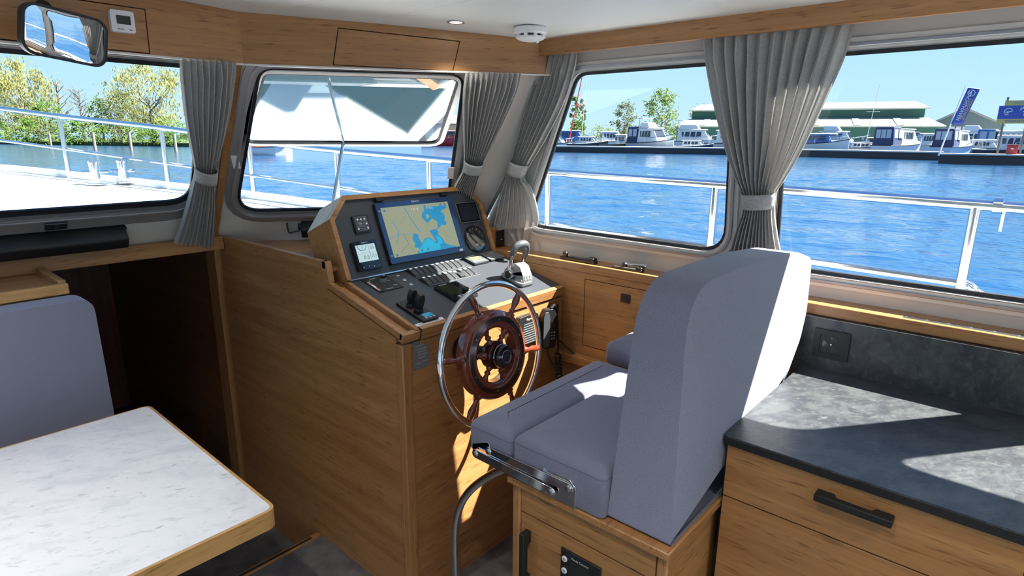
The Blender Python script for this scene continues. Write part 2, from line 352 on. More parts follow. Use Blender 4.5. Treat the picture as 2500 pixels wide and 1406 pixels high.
# angled starboard windscreen with the open top-hinged pane
FRS = plane_frame(PL_FS, (1.083, 2.66, 1.18), (.819, -.574, 0), True)
ws = rpoly([(.112, .135), (.99, .135), (1.02, .772), (.305, .772)], [.07, .06, .05, .06])
struct('wall_front_right', MB().prism([(-.012, -.045), (1.155, -.045), (1.41, .80), (.246, .80)], FRS, -.014, 0, [grow(ws, .013)]), WALL, 'grey white lining around the angled windscreen by the helm', 'wall')
wfs = window('window_6', 'angled windscreen behind the console with its pane swung open', FRS, ws, .058, ALU, pane=False, top=.798)
dv = V((.819, -.574, 0)); nh = V((.574, .819, 0)); ph = math.radians(28)
wv = nh * math.cos(ph) - V((0, 0, 1)) * math.sin(ph); hm = onp(800, 172, *PL_FS) + nh * .03
FRH = Fr(hm, dv, -wv, dv.cross(-wv))
hp = rpoly([(-.40, -.545), (.455, -.545), (.49, -.005), (-.225, -.005)], [.05, .06, .05, .05])
part('opening_frame', MB().prism(grow(hp, .016), FRH, -.012, .012, [grow(hp, -.004)]), ALUW, wfs, .003)
part('opening_seal', MB().prism(grow(hp, -.003), FRH, -.008, .008, [grow(hp, -.013)]), SEAL, wfs)
part('opening_pane', MB().prism(grow(hp, -.006), FRH, -.003, .003), HATCHG, wfs)
part('pane_catch', MB().box(.0, .055, -.545, -.525, -.022, .0, FRH), SILVD, wfs, .002)
part('stay_arm', MB().tube([FRH.p(.028, -.54, -.02), FRS.p(.50, .17, .0)], .008, 8), STEEL, wfs)
part('corner_latch', MB().box(-.03, .03, 0, .012, -.02, .0, Fr(FRH.p(.42, -.52, 0), dv, -wv, FRH.n)), STEEL, wfs, .002)
lp = [(.118 + .03, .33)]
part('latch_plate', MB().box(.138, .165, .36, .42, .009, .014, FRS), WHT, wfs, .002)
part('latch_plate', MB().box(.985, 1.012, .30, .36, .009, .014, FRS), WHT, wfs, .002)
# posts and covers of the corners
tw = thing('trim_2', 'narrow oak strip covering the post between the two windscreens', 'trim', (1.08, 2.65, 1.18), kind='structure')
part('strip', MB().hexa([(1.055, 2.655, 1.18), (1.083, 2.652, 1.18), (1.083, 2.64, 1.18), (1.055, 2.64, 1.18)], [(1.004, 2.175, 1.84), (1.032, 2.172, 1.84), (1.032, 2.158, 1.84), (1.004, 2.158, 1.84)]), WZ, tw)
struct('trim_3', MB().tube([FRS.p(1.160, 0, .004), FRS.p(1.40, .80, .004)], .008, 8), ALU, 'grey corner bead between windscreen lining and side lining', 'trim')
# beam under the windscreen
struct('trim_4', MB().box(-1.75, 1.098, 2.625, 2.665, 1.121, 1.18), WX, 'oak beam below the centre windscreen over the companionway', 'trim', bevel=.003)
# valances
def valance(name, label, fr, poly, door, bottom, grain=WX):
    t = thing(name, label, 'trim', fr.p(poly[0][0], poly[0][1]), kind='structure')
    m = grain
    part('face_board', MB().prism(poly, fr, -.02, 0, [door] if door else []), m, t)
    if door:
        part('joint_backing', MB().prism(grow(door, .01), fr, -.03, -.0205), GAP, t); part('locker_door', MB().prism(grow(door, -.0028), fr, -.019, .0), m, t, .0008)
    part('painted_edge_glint', MB().prism(bottom, fr, -.02, .003), ALUW, t, .001)  # white strip paints the daylight glint along the bottom edge
    return t
FV1 = Fr((0, 2.128, 0), (1, 0, 0), (0, 0, 1), (0, -1, 0))
valance('trim_5', 'oak valance above the centre windscreen with a flush locker door', FV1, [(-1.75, 1.838), (1.022, 1.838), (1.022, zc(1.022)), (.5, zc(.5)), (-.5, zc(.5)), (-1.75, zc(1.75))],
        [(-.2, 1.8395), (.733, 1.8395), (.736, 1.968), (-.2, 1.968)], [(-1.75, 1.832), (1.022, 1.832), (1.022, 1.838), (-1.75, 1.838)])
struct('trim_6', MB().box(-1.75, 1.02, 2.149, 2.17, 1.832, 1.842), WX, 'underside board of the valance over the centre windscreen', 'trim')
FV2 = Fr((1.022, 2.128, 0), (.819, -.574, 0), (0, 0, 1), (-.574, -.819, 0))
L2 = lambda x, y: FV2.l(onp(x, y, (.574, .819, 0), .574 * 1.022 + .819 * 2.128))[:2]
vt = [(a, zc(FV2.p(a, 0).x)) for a in (1.17, .9, .6, .3, 0)]
valance('trim_7', 'oak valance above the angled windscreen with a flush locker door', FV2, [(0, 1.838), (1.17, 1.834)] + vt,
        [L2(812, 159), L2(1106, 175), L2(1124, 100), L2(825, 67)], [(0, 1.832), (1.17, 1.828), (1.17, 1.834), (0, 1.838)], WD)
vs = MB().box(1.88, 1.898, -2.2, 1.575, 1.899, zc(1.88) + .004)
struct('trim_8', vs, WY, 'long oak curtain pelmet above the starboard side windows', 'trim', bevel=.0015)
# port side and aft walls behind the viewer
FRP = Fr((-1.75, 0, 0), (0, 1, 0), (0, 0, 1), (1, 0, 0))
pw = [rr(1.22, .86, .08, cx=c, cy=1.40) for c in (-1.48, -.1, 1.28)]  # unseen port openings, made large to let in more daylight
struct('wall_left', MB().prism([(-2.2, -.05), (2.7, -.05), (2.7, 1.97), (-2.2, 1.97)], FRP, -.05, 0, [grow(p, .013) for p in pw]), WALL, 'port side wall behind the viewer', 'wall')
for i, p in enumerate(pw): window('window_%d' % (7 + i), ('rearmost', 'middle', 'foremost')[i] + ' unseen port side window, enlarged for more daylight', FRP, p)
FRB = Fr((0, -2.2, 0), (-1, 0, 0), (0, 0, 1), (0, 1, 0))
bw = [rr(.95, 1.75, .08, cx=-.35, cy=.97), rr(.95, .9, .08, cx=-1.4, cy=1.40), rr(1.4, 1.0, .08, cx=.95, cy=1.36)]  # unseen aft door and windows, enlarged to brighten the cabin
struct('wall_back', MB().prism([(-2.05, -.05), (1.8, -.05), (1.8, 1.97), (-2.05, 1.97)], FRB, -.05, 0, [grow(p, .013) for p in bw]), WALL, 'aft wall behind the viewer', 'wall')
window('door_1', 'unseen glazed aft door, enlarged for more daylight', FRB, bw[0]); window('window_10', 'unseen aft window to starboard, enlarged for more daylight', FRB, bw[1]); window('window_11', 'unseen aft window to port, enlarged for more daylight', FRB, bw[2])
struct('wall_right_lower', MB().box(2.0, 2.06, -2.2, 2.05, -.05, 1.09), WALL, 'lower starboard hull side behind the cabinets', 'wall')
# companionway sides, dark panels going forward under the foredeck
tcm = thing('wall_companionway', 'dark oak panelled starboard side of the sunken companionway', 'wall', (1.1, 3.4, -.17), kind='structure')
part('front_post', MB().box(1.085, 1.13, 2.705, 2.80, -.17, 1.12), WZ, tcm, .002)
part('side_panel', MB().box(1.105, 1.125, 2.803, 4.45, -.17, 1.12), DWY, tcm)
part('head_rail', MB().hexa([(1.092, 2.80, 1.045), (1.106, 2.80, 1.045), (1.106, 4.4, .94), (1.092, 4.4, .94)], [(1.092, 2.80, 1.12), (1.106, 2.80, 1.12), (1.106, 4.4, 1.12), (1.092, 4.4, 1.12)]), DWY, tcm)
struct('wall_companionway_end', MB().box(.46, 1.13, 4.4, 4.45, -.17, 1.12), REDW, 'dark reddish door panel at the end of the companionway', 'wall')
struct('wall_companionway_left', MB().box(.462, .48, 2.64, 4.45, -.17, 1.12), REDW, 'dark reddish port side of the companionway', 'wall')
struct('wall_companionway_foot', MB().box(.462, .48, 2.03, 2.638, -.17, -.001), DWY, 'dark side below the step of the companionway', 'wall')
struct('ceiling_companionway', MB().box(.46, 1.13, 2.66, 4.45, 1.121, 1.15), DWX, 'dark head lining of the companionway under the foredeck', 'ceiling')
# side shelf and lining next to the helm
sh = thing('trim_9', 'oak ledge below the starboard side windows', 'trim', (1.95, .5, 1.08), kind='structure')
part('ledge_board', MB().box(1.955, 2.06, -2.2, 1.98, 1.09, 1.108), WY, sh)
part('front_lip', MB().box(1.937, 1.955, -2.2, 1.82, 1.078, 1.112), WY, sh, .003)
ln = thing('wall_right_lining', 'oak lining panel between console and helm seat with flush locker', 'wall', (1.94, 1.2, 0), kind='structure')
FRL = Fr((1.938, 0, 0), (0, -1, 0), (0, 0, 1), (-1, 0, 0))
dl = [(-1.318, .775), (-.70, .775), (-.70, 1.052), (-1.318, 1.055)]
part('lining_board', MB().prism([(-1.85, 0), (-.49, 0), (-.49, 1.078), (-1.85, 1.078)], FRL, -.02, 0, [dl]), WY, ln)
part('joint_backing', MB().prism(grow(dl, .01), FRL, -.03, -.0205), GAP, ln)
ld = part('locker_door', MB().prism(grow(dl, -.003), FRL, -.019, 0), WY, ln, .0008)
part('push_latch', MB().rrect(.04, .034, .003, FRL.at(-1.128, 1.008), 0, .004), BLK, ld); 
part('latch_button', MB().rrect(.02, .016, .002, FRL.at(-1.128, 1.008), .004, .006), BLKM, ld)
part('lower_rail', MB().box(1.90, 1.938, 1.0, 1.85, .70, .735), WY, ln, .002)
# ================================================================ FURNITURE
# --- helm console
hc = thing('helm_console', 'oak helm console with sloping charcoal dashboard by the angled windscreen', 'console', (1.5, 1.8, 0))
FSD = Fr((1.1, 0, 0), (0, -1, 0), (0, 0, 1), (-1, 0, 0))
part('side_panel', MB().prism([(-2.0, 0), (-1.452, 0), (-1.452, .985), (-1.826, 1.078), (-1.838, 1.15), (-2.68, 1.15), (-2.68, -.17), (-2.03, -.17), (-2.03, 0)], FSD, -.02, 0), WY, hc)
part('corner_post', MB().box(1.095, 1.132, 1.415, 1.449, 0, .968), WZ, hc, .004)
part('joint', MB().box(1.101, 1.11, 1.449, 1.452, 0, .97), GAP, hc)
part('aft_panel', MB().box(1.135, 1.935, 1.424, 1.444, 0, .962), WX, hc)
part('joint', MB().box(1.132, 1.135, 1.4255, 1.44, 0, .962), GAP, hc)
part('top_board', MB().prism([(1.12, 1.835), (1.935, 1.835), (1.935, 2.055), (1.10, 2.64)], XYZ, 1.135, 1.15), WX, hc)
part('top_fiddle', MB().box(1.098, 1.118, 1.828, 2.665, 1.15, 1.178), WY, hc, .002)
part('step_fiddle', MB().prism([(-1.848, 1.15), (-1.848, 1.178), (-1.826, 1.178), (-1.812, 1.105), (-1.836, 1.095)], FSD, -.020, .002), WZ, hc)
SL = V((0, .413, .103)).normalized(); SN = V((0, -SL.z, SL.y))
FSP = Fr((1.17, 1.43, 1.0082), (1, 0, 0), SL, SN)       # sloping dashboard, v uphill
part('slope_fiddle', MB().box(-.072, -.052, -.015, .415, -.022, .0, FSP), WY, hc, .002)
part('slope_fiddle', MB().box(-.018, -.002, -.015, .385, -.022, .004, FSP), WY, hc, .002)
part('slope_fiddle', MB().box(-.072, -.002, -.022, -.002, -.03, .0, FSP), WX, hc, .002)
part('tray_floor', MB().box(-.055, -.015, -.01, .415, -.026, -.014, FSP), WY, hc)
part('front_rail', MB().box(.0, .755, -.022, -.001, -.035, .006, FSP), WX, hc, .002)
part('rail_joint', MB().box(-.0018, .0, -.0225, -.003, -.034, .0055, FSP), GAP, hc)
part('lower_rail', MB().box(.0, .25, -.021, -.005, -.075, -.038, FSP), WX, hc)
part('dash_slope', MB().box(.0, .765, -.001, .376, -.014, 0, FSP), DASH, hc)
UPN = V((0, -.9255, .3786)); UPVv = V((0, .3786, .9255))
FUP = Fr((1.17, 1.792, 1.1035), (1, 0, 0), UPVv, UPN)    # upright dashboard
up = [(0, 0), (.735, 0), (.735, .218), (.675, .289), (.067, .289), (0, .218)]
part('dash_upright', MB().prism(up, FUP, -.012, 0), DASH, hc)
upo = [(-.018, .03), (-.018, .226), (.059, .307), (.683, .307), (.753, .226), (.753, .0), (.735, .0), (.735, .218), (.675, .289), (.067, .289), (0, .218), (0, .0), (-.018, .0)]
part('dash_frame', MB().prism(upo, FUP, -.018, .012), WX, hc, .0015)
def shear(mb, y0=1.6): return mb
hb = MB(); uo2 = [(-.018, .0), (.753, .0), (.753, .226), (.683, .307), (.059, .307), (-.018, .226)]
hb.prism(uo2, FUP, -.16, -.0185)
part('dash_housing', hb, WX, hc)
part('fold_bead', MB().box(.0, .735, -.002, .002, -.001, .0022, FUP), STEEL, hc)
part('end_board', MB().box(1.926, 2.048, 1.846, 1.862, 1.1085, 1.20), WX, hc, .002)
pl = solo('socket_plate', MB().box(1.982, 2.036, 1.840, 1.8455, 1.112, 1.184), BLK, 'black socket plate on the oak board right of the dashboard', 'socket', bevel=.002)
pb = MB().box(2.012, 2.022, 1.8392, 1.8399, 1.142, 1.145); part('mark', pb, WHTM, pl)
# --- dinette table
tb = thing('dinette_table', 'dinette table with pale marbled top and light oak edge', 'table', (.1, 1.65, 0))
tp = rpoly([(-.7, 1.232), (.57, 1.232), (.57, 2.066), (-.7, 2.066)], [.01, .03, .03, .01])
part('table_top', MB().prism(grow(tp, -.008), XYZ, .72, .7505), MARB, tb, .0008)
LOAK = wood('light_oak_x', 0, (.68, .38, .13), (.58, .30, .09), (.32, .14, .04))
part('edge_band', MB().prism(tp, XYZ, .703, .7495, [grow(tp, -.008)]), LOAK, tb, .005, 3)
part('underside', MB().prism(grow(tp, -.008), XYZ, .703, .72), WX, tb)
part('pedestal', MB().lathe([(.045, .02), (.04, .69)], Fr((.0, 1.65, 0), (1, 0, 0), (0, 1, 0))), STEEL, tb)
part('pedestal_foot', MB().lathe([(.17, 0), (.17, .008), (.05, .022)], Fr((.0, 1.65, 0), (1, 0, 0), (0, 1, 0))), STEEL, tb)
part('pedestal_head', MB().lathe([(.05, .685), (.14, .695), (.14, .703)], Fr((.0, 1.65, 0), (1, 0, 0), (0, 1, 0))), STEEL, tb)
# --- dinette bench
db = thing('dinette_bench', 'grey blue upholstered dinette bench beyond the marbled table', 'bench', (0, 2.2, 0))
FB2 = Fr((0, 2.2, 0), (1, 0, 0), (0, 0, 1), (0, -1, 0))
part('back_cushion', MB().prism(rpoly([(-1.2, .47), (.505, .47), (.497, 1.098), (-1.2, 1.098)], [.01, .02, .045, .01]), FB2, -.10, 0), FAB, db, .016, 4)
part('seam', MB().tube([FB2.p(*q, -.006) for q in rpoly([(-1.2, .48), (.497, .48), (.489, 1.088), (-1.2, 1.088)], [.01, .02, .04, .01])[7:22]], .0022, 6), PIPE, db)
part('seat_cushion', MB().box(-1.2, .49, 2.1, 2.185, .36, .46), FAB, db, .03, 4)
part('seat_base', MB().box(-1.2, .45, 2.1, 2.31, 0, .358), WX, db)
# --- side cabinet with tray top behind the bench
sc_ = thing('side_cabinet', 'low oak cabinet with raised-edge tray top behind the dinette bench', 'cabinet', (0, 2.5, 0))
part('body', MB().box(-1.2, .44, 2.325, 2.62, 0, 1.10), WX, sc_)
part('tray_top', MB().box(-1.2, .448, 2.33, 2.623, 1.101, 1.122), WX, sc_)
part('front_edge', MB().box(-1.2, .462, 2.305, 2.33, 1.100, 1.134), LOAK, sc_, .003)
part('side_fiddle', MB().box(.44, .462, 2.331, 2.623, 1.100, 1.142), WY, sc_, .003)
# --- seat cabinet under the helm seat
cb = thing('seat_cabinet', 'oak cabinet carrying the helm seat, door and handle facing port', 'cabinet', (1.45, .7, 0))
part('body', MB().box(1.075, 1.90, .49, .915, .0, .705), WY, cb)
for y in (.905, .478): part('corner_post', MB().box(1.06, 1.09, y - (.0 if y < .5 else .006), y + (.026 if y < .5 else .02), 0, .722), WZ, cb, .004)
part('platform', MB().box(1.045, 1.90, .470, .932, .722, .742), WX, cb, .003)
FCB = Fr((1.064, 0, 0), (0, -1, 0), (0, 0, 1), (-1, 0, 0))
part('top_rail', MB().box(-.897, -.507, .645, .7215, -.012, 0, FCB), WY, cb)
cd = part('door', MB().box(-.897, -.507, .06, .640, -.012, 0, FCB), WY, cb, .001)
part('joint_back', MB().box(-.90, -.504, .05, .72, -.014, -.011, FCB), GAP, cb)  # dark backing behind the gaps round door and top rail
def bar_handle(fr, L, w, parent):  # grip bar with thick stepped ends
    pr = [(-L / 2, 0), (L / 2, 0), (L / 2, .030), (L / 2 - .034, .030), (L / 2 - .040, .018), (-L / 2 + .040, .018), (-L / 2 + .034, .030), (-L / 2, .030)]
    prm = [(a, .034 - b) for a, b in pr]
    return part('handle', MB().prism(prm, Fr(fr.p(0, -w / 2, 0), fr.u, fr.n, fr.u.cross(fr.n)), -w, 0) , BLKM, parent, .002)
FH = Fr(FCB.p(-.868, .52, 0), (0, 0, 1), (0, 1, 0), (-1, 0, 0)); bar_handle(FH, .165, .016, cd)
part('aft_panel', MB().box(1.094, 1.296, .482, .489, 0, .7215), WX, cb)
part('joint', MB().box(1.090, 1.094, .4815, .489, 0, .7215), GAP, cb)
cp = thing('generator_panel', 'small black control panel with round white buttons on the seat cabinet door', 'control panel', FCB.p(-.72, .49, 0))
c0 = FCB.l(ox(1373, 1333, 1.064)); c1 = FCB.l(ox(1470, 1385, 1.064))
FGP = FCB.at(c0[0], c0[1] - .096, .0005); gw = c1[0] - c0[0]
part('plate', MB().box(0, gw, 0, .096, 0, .006, FGP), BLKM, cp, .002)
part('display', MB().box(gw * .24, gw * .76, .022, .074, .006, .007, FGP), mat('dark_lcd', (.02, .024, .02), .15), cp)
for x, y in ((.11, .07), (.11, .036), (.88, .045)):
    b = part('button', MB().lathe([(.008, .006), (.008, .008), (.007, .009)], FGP.at(gw * x, y), 20), WHT, cp); part('button_symbol', MB().lathe([(.004, .0091), (.004, .0094)], FGP.at(gw * x, y), 12), GRYM, b)
text('Panda Control', .0085, FGP.at(gw * .5, .081, .0062), WHTM, 'lettering', cp)
text('2', .010, FGP.at(gw * .33, .010, .0062), WHTM, 'lettering', cp)
# --- helm seat
hs = thing('helm_chair', 'grey blue upholstered helm seat with a tall rounded backrest', 'seat', (1.4, .7, .742))
FBK = Fr((0, .478, 0), (1, 0, 0), (0, 0, 1), (0, -1, 0))
bp = rpoly([(1.066, .745), (1.62, .745), (1.69, .85), (1.78, .94), (1.86, 1.02), (1.888, 1.10), (1.872, 1.262), (1.72, 1.302), (1.45, 1.322), (1.056, 1.322)], [.01, .05, .08, .08, .1, .1, .055, .3, .3, .115])
bk = MB().prism(bp, FBK, -.16, 0)
for v in bk.v:
    if v.y > .6: v.y -= .055 * max(0, v.z - .745) / .57
part('backrest', bk, FAB, hs, .014, 4)
part('backrest_seam', MB().tube([FBK.p(a, b, -.0035) for a, b in grow(bp, -.0035)], .0016, 6, True), PIPE, hs)
part('backrest_seam', MB().tube([V((a, .638 - .055 * max(0, b - .745) / .57 - .004, b)) for a, b in grow(bp, -.0035)], .0016, 6, True), PIPE, hs)
def cushion(x0, x1, y0, y1, z0, z1, crown=.012, rf=.028, n=28):
    # rounded block with a slight crown; superellipsoid edges
    mb = MB(); cx, cy, hx, hy = (x0 + x1) / 2, (y0 + y1) / 2, (x1 - x0) / 2, (y1 - y0) / 2
    prof = [(0, z0 + .004), (.004, z0)] 
    def ringpts(ins, z):
        return [(a, b, z) for a, b in rr(2 * (hx - ins), 2 * (hy - ins), max(.004, .013 - ins * .2), 5, cx, cy)]
    lev = [(.006, z0), (0, z0 + .008)] + [(rf * (1 - math.cos(t)), z1 - rf + rf * math.sin(t)) for t in [i * math.pi / 2 / 6 for i in range(7)]] + [(rf + hy * .25, z1 + crown * .6), (rf + hy * .6, z1 + crown)]
    m = len(ringpts(0, 0)); 
    for ins, z in lev: mb.v += [V(p) for p in ringpts(ins, z)]
    for k in range(len(lev) - 1):
        for i in range(m): mb.f.append((k * m + i, k * m + (i + 1) % m, (k + 1) * m + (i + 1) % m, (k + 1) * m + i))
    mb.f.append(tuple(reversed(range(m)))); mb.f.append(tuple((len(lev) - 1) * m + i for i in range(m)))
    return mb, ringpts
c, rp_ = cushion(1.045, 1.66, .918, 1.072, .765, .862); part('front_cushion', c, FAB, hs, ang=60)
part('cushion_seam', MB().tube([V(p) for p in rp_(.001, .838)], .0016, 6, True), PIPE, hs)
c, rp_ = cushion(1.045, 1.66, .636, .914, .743, .868); part('rear_cushion', c, FAB, hs, ang=60)
part('cushion_seam', MB().tube([V(p) for p in rp_(.001, .845)], .0016, 6, True), PIPE, hs)
c, rp_ = cushion(1.675, 1.925, .62, 1.045, .845, .925); part('side_cushion', c, FAB, hs, ang=60)
part('side_support', MB().box(1.69, 1.925, .63, 1.03, .742, .8445), WY, hs)
part('seat_board', MB().box(1.07, 1.65, .94, 1.04, .748, .7645), BLK, hs)
# folding hinge of the front cushion
FHG = Fr((1.041, 0, 0), (0, -1, 0), (0, 0, 1), (-1, 0, 0))
def link(p, q, w, d0, d1, parent, name='hinge_arm'):
    p, q = V(p), V(q); u = (q - p).normalized(); fr = Fr(FHG.p(*((p + q) / 2)), FHG.u * u.x + FHG.v * u.y, FHG.u * -u.y + FHG.v * u.x, FHG.n)
    o = part(name, MB().rrect((q - p).length + w, w, w * .48, fr, d0, d1), CHROME, parent, .0008)
    return o
hw = [FHG.l(ox(*q, 1.041))[:2] for q in ((1166, 1105), (1350, 1197), (1195, 1101), (1390, 1190))]
link(hw[0], hw[1], .024, .006, .009, hs); link(hw[2], hw[3], .024, .001, .004, hs)
part('hinge_plate', MB().prism([(-.79, .745), (-.712, .745), (-.712, .80), (-.73, .815), (-.81, .815), (-.81, .80)], FHG, -.004, 0), CHROME, hs, .001)
part('hinge_plate', MB().prism([(-1.055, .772), (-.99, .772), (-.99, .81), (-1.0, .815), (-1.055, .79)], FHG, -.004, 0), CHROME, hs, .001)
for q, d in ((hw[0], .009), (hw[1], .009), (hw[2], .004), (hw[3], .004)): part('hinge_bolt', MB().lathe([(.008, d), (.008, d + .003), (.0045, d + .0045)], FHG.at(*q), 16), STEEL, hs)
# --- chrome foot rail
fr_ = [V(q) for q in ((1.15, .933, .708), (1.15, 1.00, .692), (1.15, 1.06, .655), (1.15, 1.125, .598), (1.15, 1.18, .538), (1.15, 1.222, .47), (1.15, 1.243, .40), (1.15, 1.25, .32), (1.15, 1.25, .16), (1.15, 1.25, 0))]
solo('foot_rail', MB().tube(catm(fr_, 4), .0125, 14), CHROME, 'bent chrome tube leg between helm seat and console', 'rail')
# --- galley
gc = thing('galley_cabinet', 'oak galley drawer cabinet under the dark worktop', 'cabinet', (1.6, -.3, 0))
part('body', MB().box(1.33, 1.90, -1.9, .468, .08, .898), WY, gc)
part('plinth', MB().box(1.38, 1.90, -1.9, .46, 0, .08), BLKM, gc)
part('end_panel', MB().box(1.326, 1.90, .4685, .474, 0, .898), BLKM, gc)
FGC = Fr((1.312, 0, 0), (0, -1, 0), (0, 0, 1), (-1, 0, 0))
for i, (a, b) in enumerate(((-.466, .086), (.090, .63), (.634, 1.18))):
    for j, (z0, z1) in enumerate(((.7605, .894), (.43, .757), (.09, .427))):
        d = part('drawer', MB().box(a, b, z0, z1, -.018, 0, FGC), WY, gc, .001)
        zz = (.858, .56, .30)[j]
        if i == 0 or j == 0: bar_handle(Fr(FGC.p(-.19 if i == 0 else (a + b) / 2, zz, 0), (0, -1, 0), (0, 0, 1), (-1, 0, 0)), .145, .016, d)
wt = thing('worktop', 'dark slate patterned galley worktop with sun patches', 'worktop', (1.6, -.3, .9))
wp = rpoly([(1.302, -1.9), (1.915, -1.9), (1.915, .476), (1.302, .476)], [.004, .004, .004, .012])
part('slab', MB().prism(wp, XYZ, .900, .9205), STONE, wt, .0015); part('edge_band', MB().prism(grow(wp, .001), XYZ, .8985, .9155, [grow(wp, -.0004)]), BLKM, wt)
solo('backsplash', MB().box(1.915, 1.936, -1.9, .655, .9207, 1.0775).box(1.915, 1.936, .4775, .655, .76, .9207), STONE, 'dark slate upstand behind the galley worktop', 'backsplash')
sk = thing('wall_socket', 'black double-frame power socket in the dark galley upstand', 'socket', (1.915, .4, .96))
FSK = Fr((1.9145, .405, 1.002), (0, -1, 0), (0, 0, 1), (-1, 0, 0))
part('cover_plate', MB().rrect(.098, .088, .004, FSK, 0, .006, [rr(.062, .058, .003)]), BLK, sk, .0015)
part('insert', MB().rrect(.062, .058, .003, FSK, 0, .003), BLK, sk)
for k in range(3):
    a0 = math.radians(40 + 120 * k); part('socket_recess', MB().prism([(.007 * math.cos(a0 + t) , .007 * math.sin(a0 + t)) for t in (0, .9)] + [(.024 * math.cos(a0 + t), .024 * math.sin(a0 + t)) for t in (1.0, .66, .33, -.1)], FSK, .003, .0036), BLKG, sk)
part('centre_screw', MB().lathe([(.0025, .003), (.0025, .0045)], FSK, 12), WHT, sk)
vg = thing('air_grille', 'dark ribbed ventilation grille set in the oak ledge by the galley', 'grille', (1.975, -.1, 1.108))
part('slot', MB().box(1.963, 1.992, -.55, .245, 1.1075, 1.1086), BLK, vg)
for k in range(16): part('rib', MB().box(1.963, 1.992, .235 - k * .05, .241 - k * .05, 1.1086, 1.1096), BLKM, vg)

# --- curtains
def curtain(name, label, pl, off, rows, N, amp, tie, seed, group='grey tied-back curtains', tail=None):
    rnd = random.Random(seed); n = V(pl[0]); d = pl[1] - off * n.length
    Lp = [onp(*r[0], n, d) for r in rows]; Rp = [onp(*r[1], n, d) for r in rows]
    nn = -n.normalized(); S = 6; LL = catm(Lp, S); RR = catm(Rp, S); m = len(LL)
    t = thing(name, label, 'curtain', (LL[-1] + RR[-1]) / 2, group)
    ph = [rnd.uniform(-.5, .5) for _ in range(N + 2)]; am = [rnd.uniform(.65, 1.15) for _ in range(N + 2)]
    wid = [.35 * rnd.random() for _ in range(N + 2)]
    mb = MB(); nu = N * 10; tv = tie * S
    def fn(u, v):
        k = min(int(v * (m - 1) + 1e-6), m - 1); l, r = LL[k], RR[k]; x = r - l; w = x.length; x = x / w
        g = u * N; i = int(min(g, N - 1e-6)); loc = g - i
        hd = max(0, 1 - k / (S * .9))           # tight heading
        near = math.exp(-((k - tv) / (S * .8)) ** 2)
        a = amp * (am[i] * (1 - loc) + am[i + 1] * loc) * (1 - .45 * hd) * (1 - .25 * near)
        s = math.sin(2 * math.pi * g); c = math.cos(2 * math.pi * g)
        s = math.copysign(abs(s) ** .75, s)
        lat = .22 * (w / N) * math.sin(4 * math.pi * g) * (1 - near * .6) + (w / N) * .18 * ph[i] * math.sin(math.pi * loc)
        kn = .006 * math.sin(2 * math.pi * (g * .5 + ph[i])) * math.exp(-((k - S * .9) / 2.0) ** 2)
        return l + x * (u * w + lat) + nn * (a * s + kn + .25 * amp * near * math.sin(math.pi * u) * 2)
    mb.grid(fn, nu, m - 1)
    part('cloth', mb, CURT, t, ang=80)
    # tieback band
    k0 = int(tv - S * .35); k1 = int(tv + S * .55); e0 = (LL[k0] + RR[k0]) / 2; e1 = (LL[k1] + RR[k1]) / 2
    def band(u, v):
        f = v; cc = e0.lerp(e1, f); w = ((RR[k0] - LL[k0]) * (1 - f) + (RR[k1] - LL[k1]) * f); hwid = min(w.length, 9) / 2 * .92 + .004; x = w.normalized(); g = 2 * math.pi * u
        return cc + nn * .012 + x * hwid * math.cos(g) + nn * (amp * 1.5 + .006) * math.sin(g)
    tbk = part('tieback', MB().grid(band, 32, 4, True), CURT2, t, ang=80)
    so_ = tbk.modifiers.new('solid', 'SOLIDIFY'); so_.thickness = .003
    if tail:
        mb2 = MB(); A = [onp(*q, n, d + .02) for q in tail]
        mb2.grid(lambda u, v: (A[0].lerp(A[1], u)).lerp(A[3].lerp(A[2], u), v) + nn * .008 * math.sin(u * 18), 24, 4); part('hanging_corner', mb2, CURT, t, ang=80)
    return t
curtain('curtain', 'grey curtain tied back between the centre and angled windscreens', PL_FC, .055, [((438, 146), (578, 152)), ((441, 195), (573, 200)), ((448, 270), (563, 275)), ((462, 350), (545, 352)), ((473, 405), (528, 408)), ((470, 440), (525, 445)), ((455, 500), (526, 505)), ((438, 555), (524, 560)), ((424, 590), (522, 602))], 9, .020, 4.4, 1)
curtain('curtain', 'grey curtain tied back at the right end of the angled windscreen', PL_FS, .055, [((1136, 178), (1272, 180)), ((1130, 222), (1262, 222)), ((1129, 280), (1235, 285)), ((1131, 340), (1206, 345)), ((1132, 388), (1180, 395)), ((1128, 418), (1172, 422)), ((1108, 455), (1162, 458)), ((1090, 500), (1150, 505))], 11, .016, 4.4, 2)
curtain('curtain', 'grey curtain tied back at the front of the slanted side window, hem hanging', PL_W, .046, [((1318, 128), (1411, 118)), ((1310, 185), (1398, 180)), ((1290, 250), (1374, 255)), ((1268, 330), (1328, 345)), ((1253, 390), (1292, 405)), ((1242, 425), (1279, 437)), ((1228, 470), (1298, 465)), ((1213, 530), (1314, 525)), ((1207, 562), (1312, 552))], 7, .017, 4.4, 3, tail=[(1232, 555), (1300, 548), (1284, 592), (1262, 598)])
curtain('curtain', 'wide grey curtain tied back between the two side windows behind the helm seat', PL_W, .050, [((1713, 82), (2092, 46)), ((1722, 150), (2058, 150)), ((1742, 250), (2010, 260)), ((1768, 350), (1960, 365)), ((1796, 430), (1915, 440)), ((1813, 472), (1896, 470)), ((1816, 515), (1890, 515)), ((1800, 560), (1896, 570)), ((1783, 620), (1905, 620)), ((1770, 690), (1910, 690))], 12, .018, 5.4, 4)
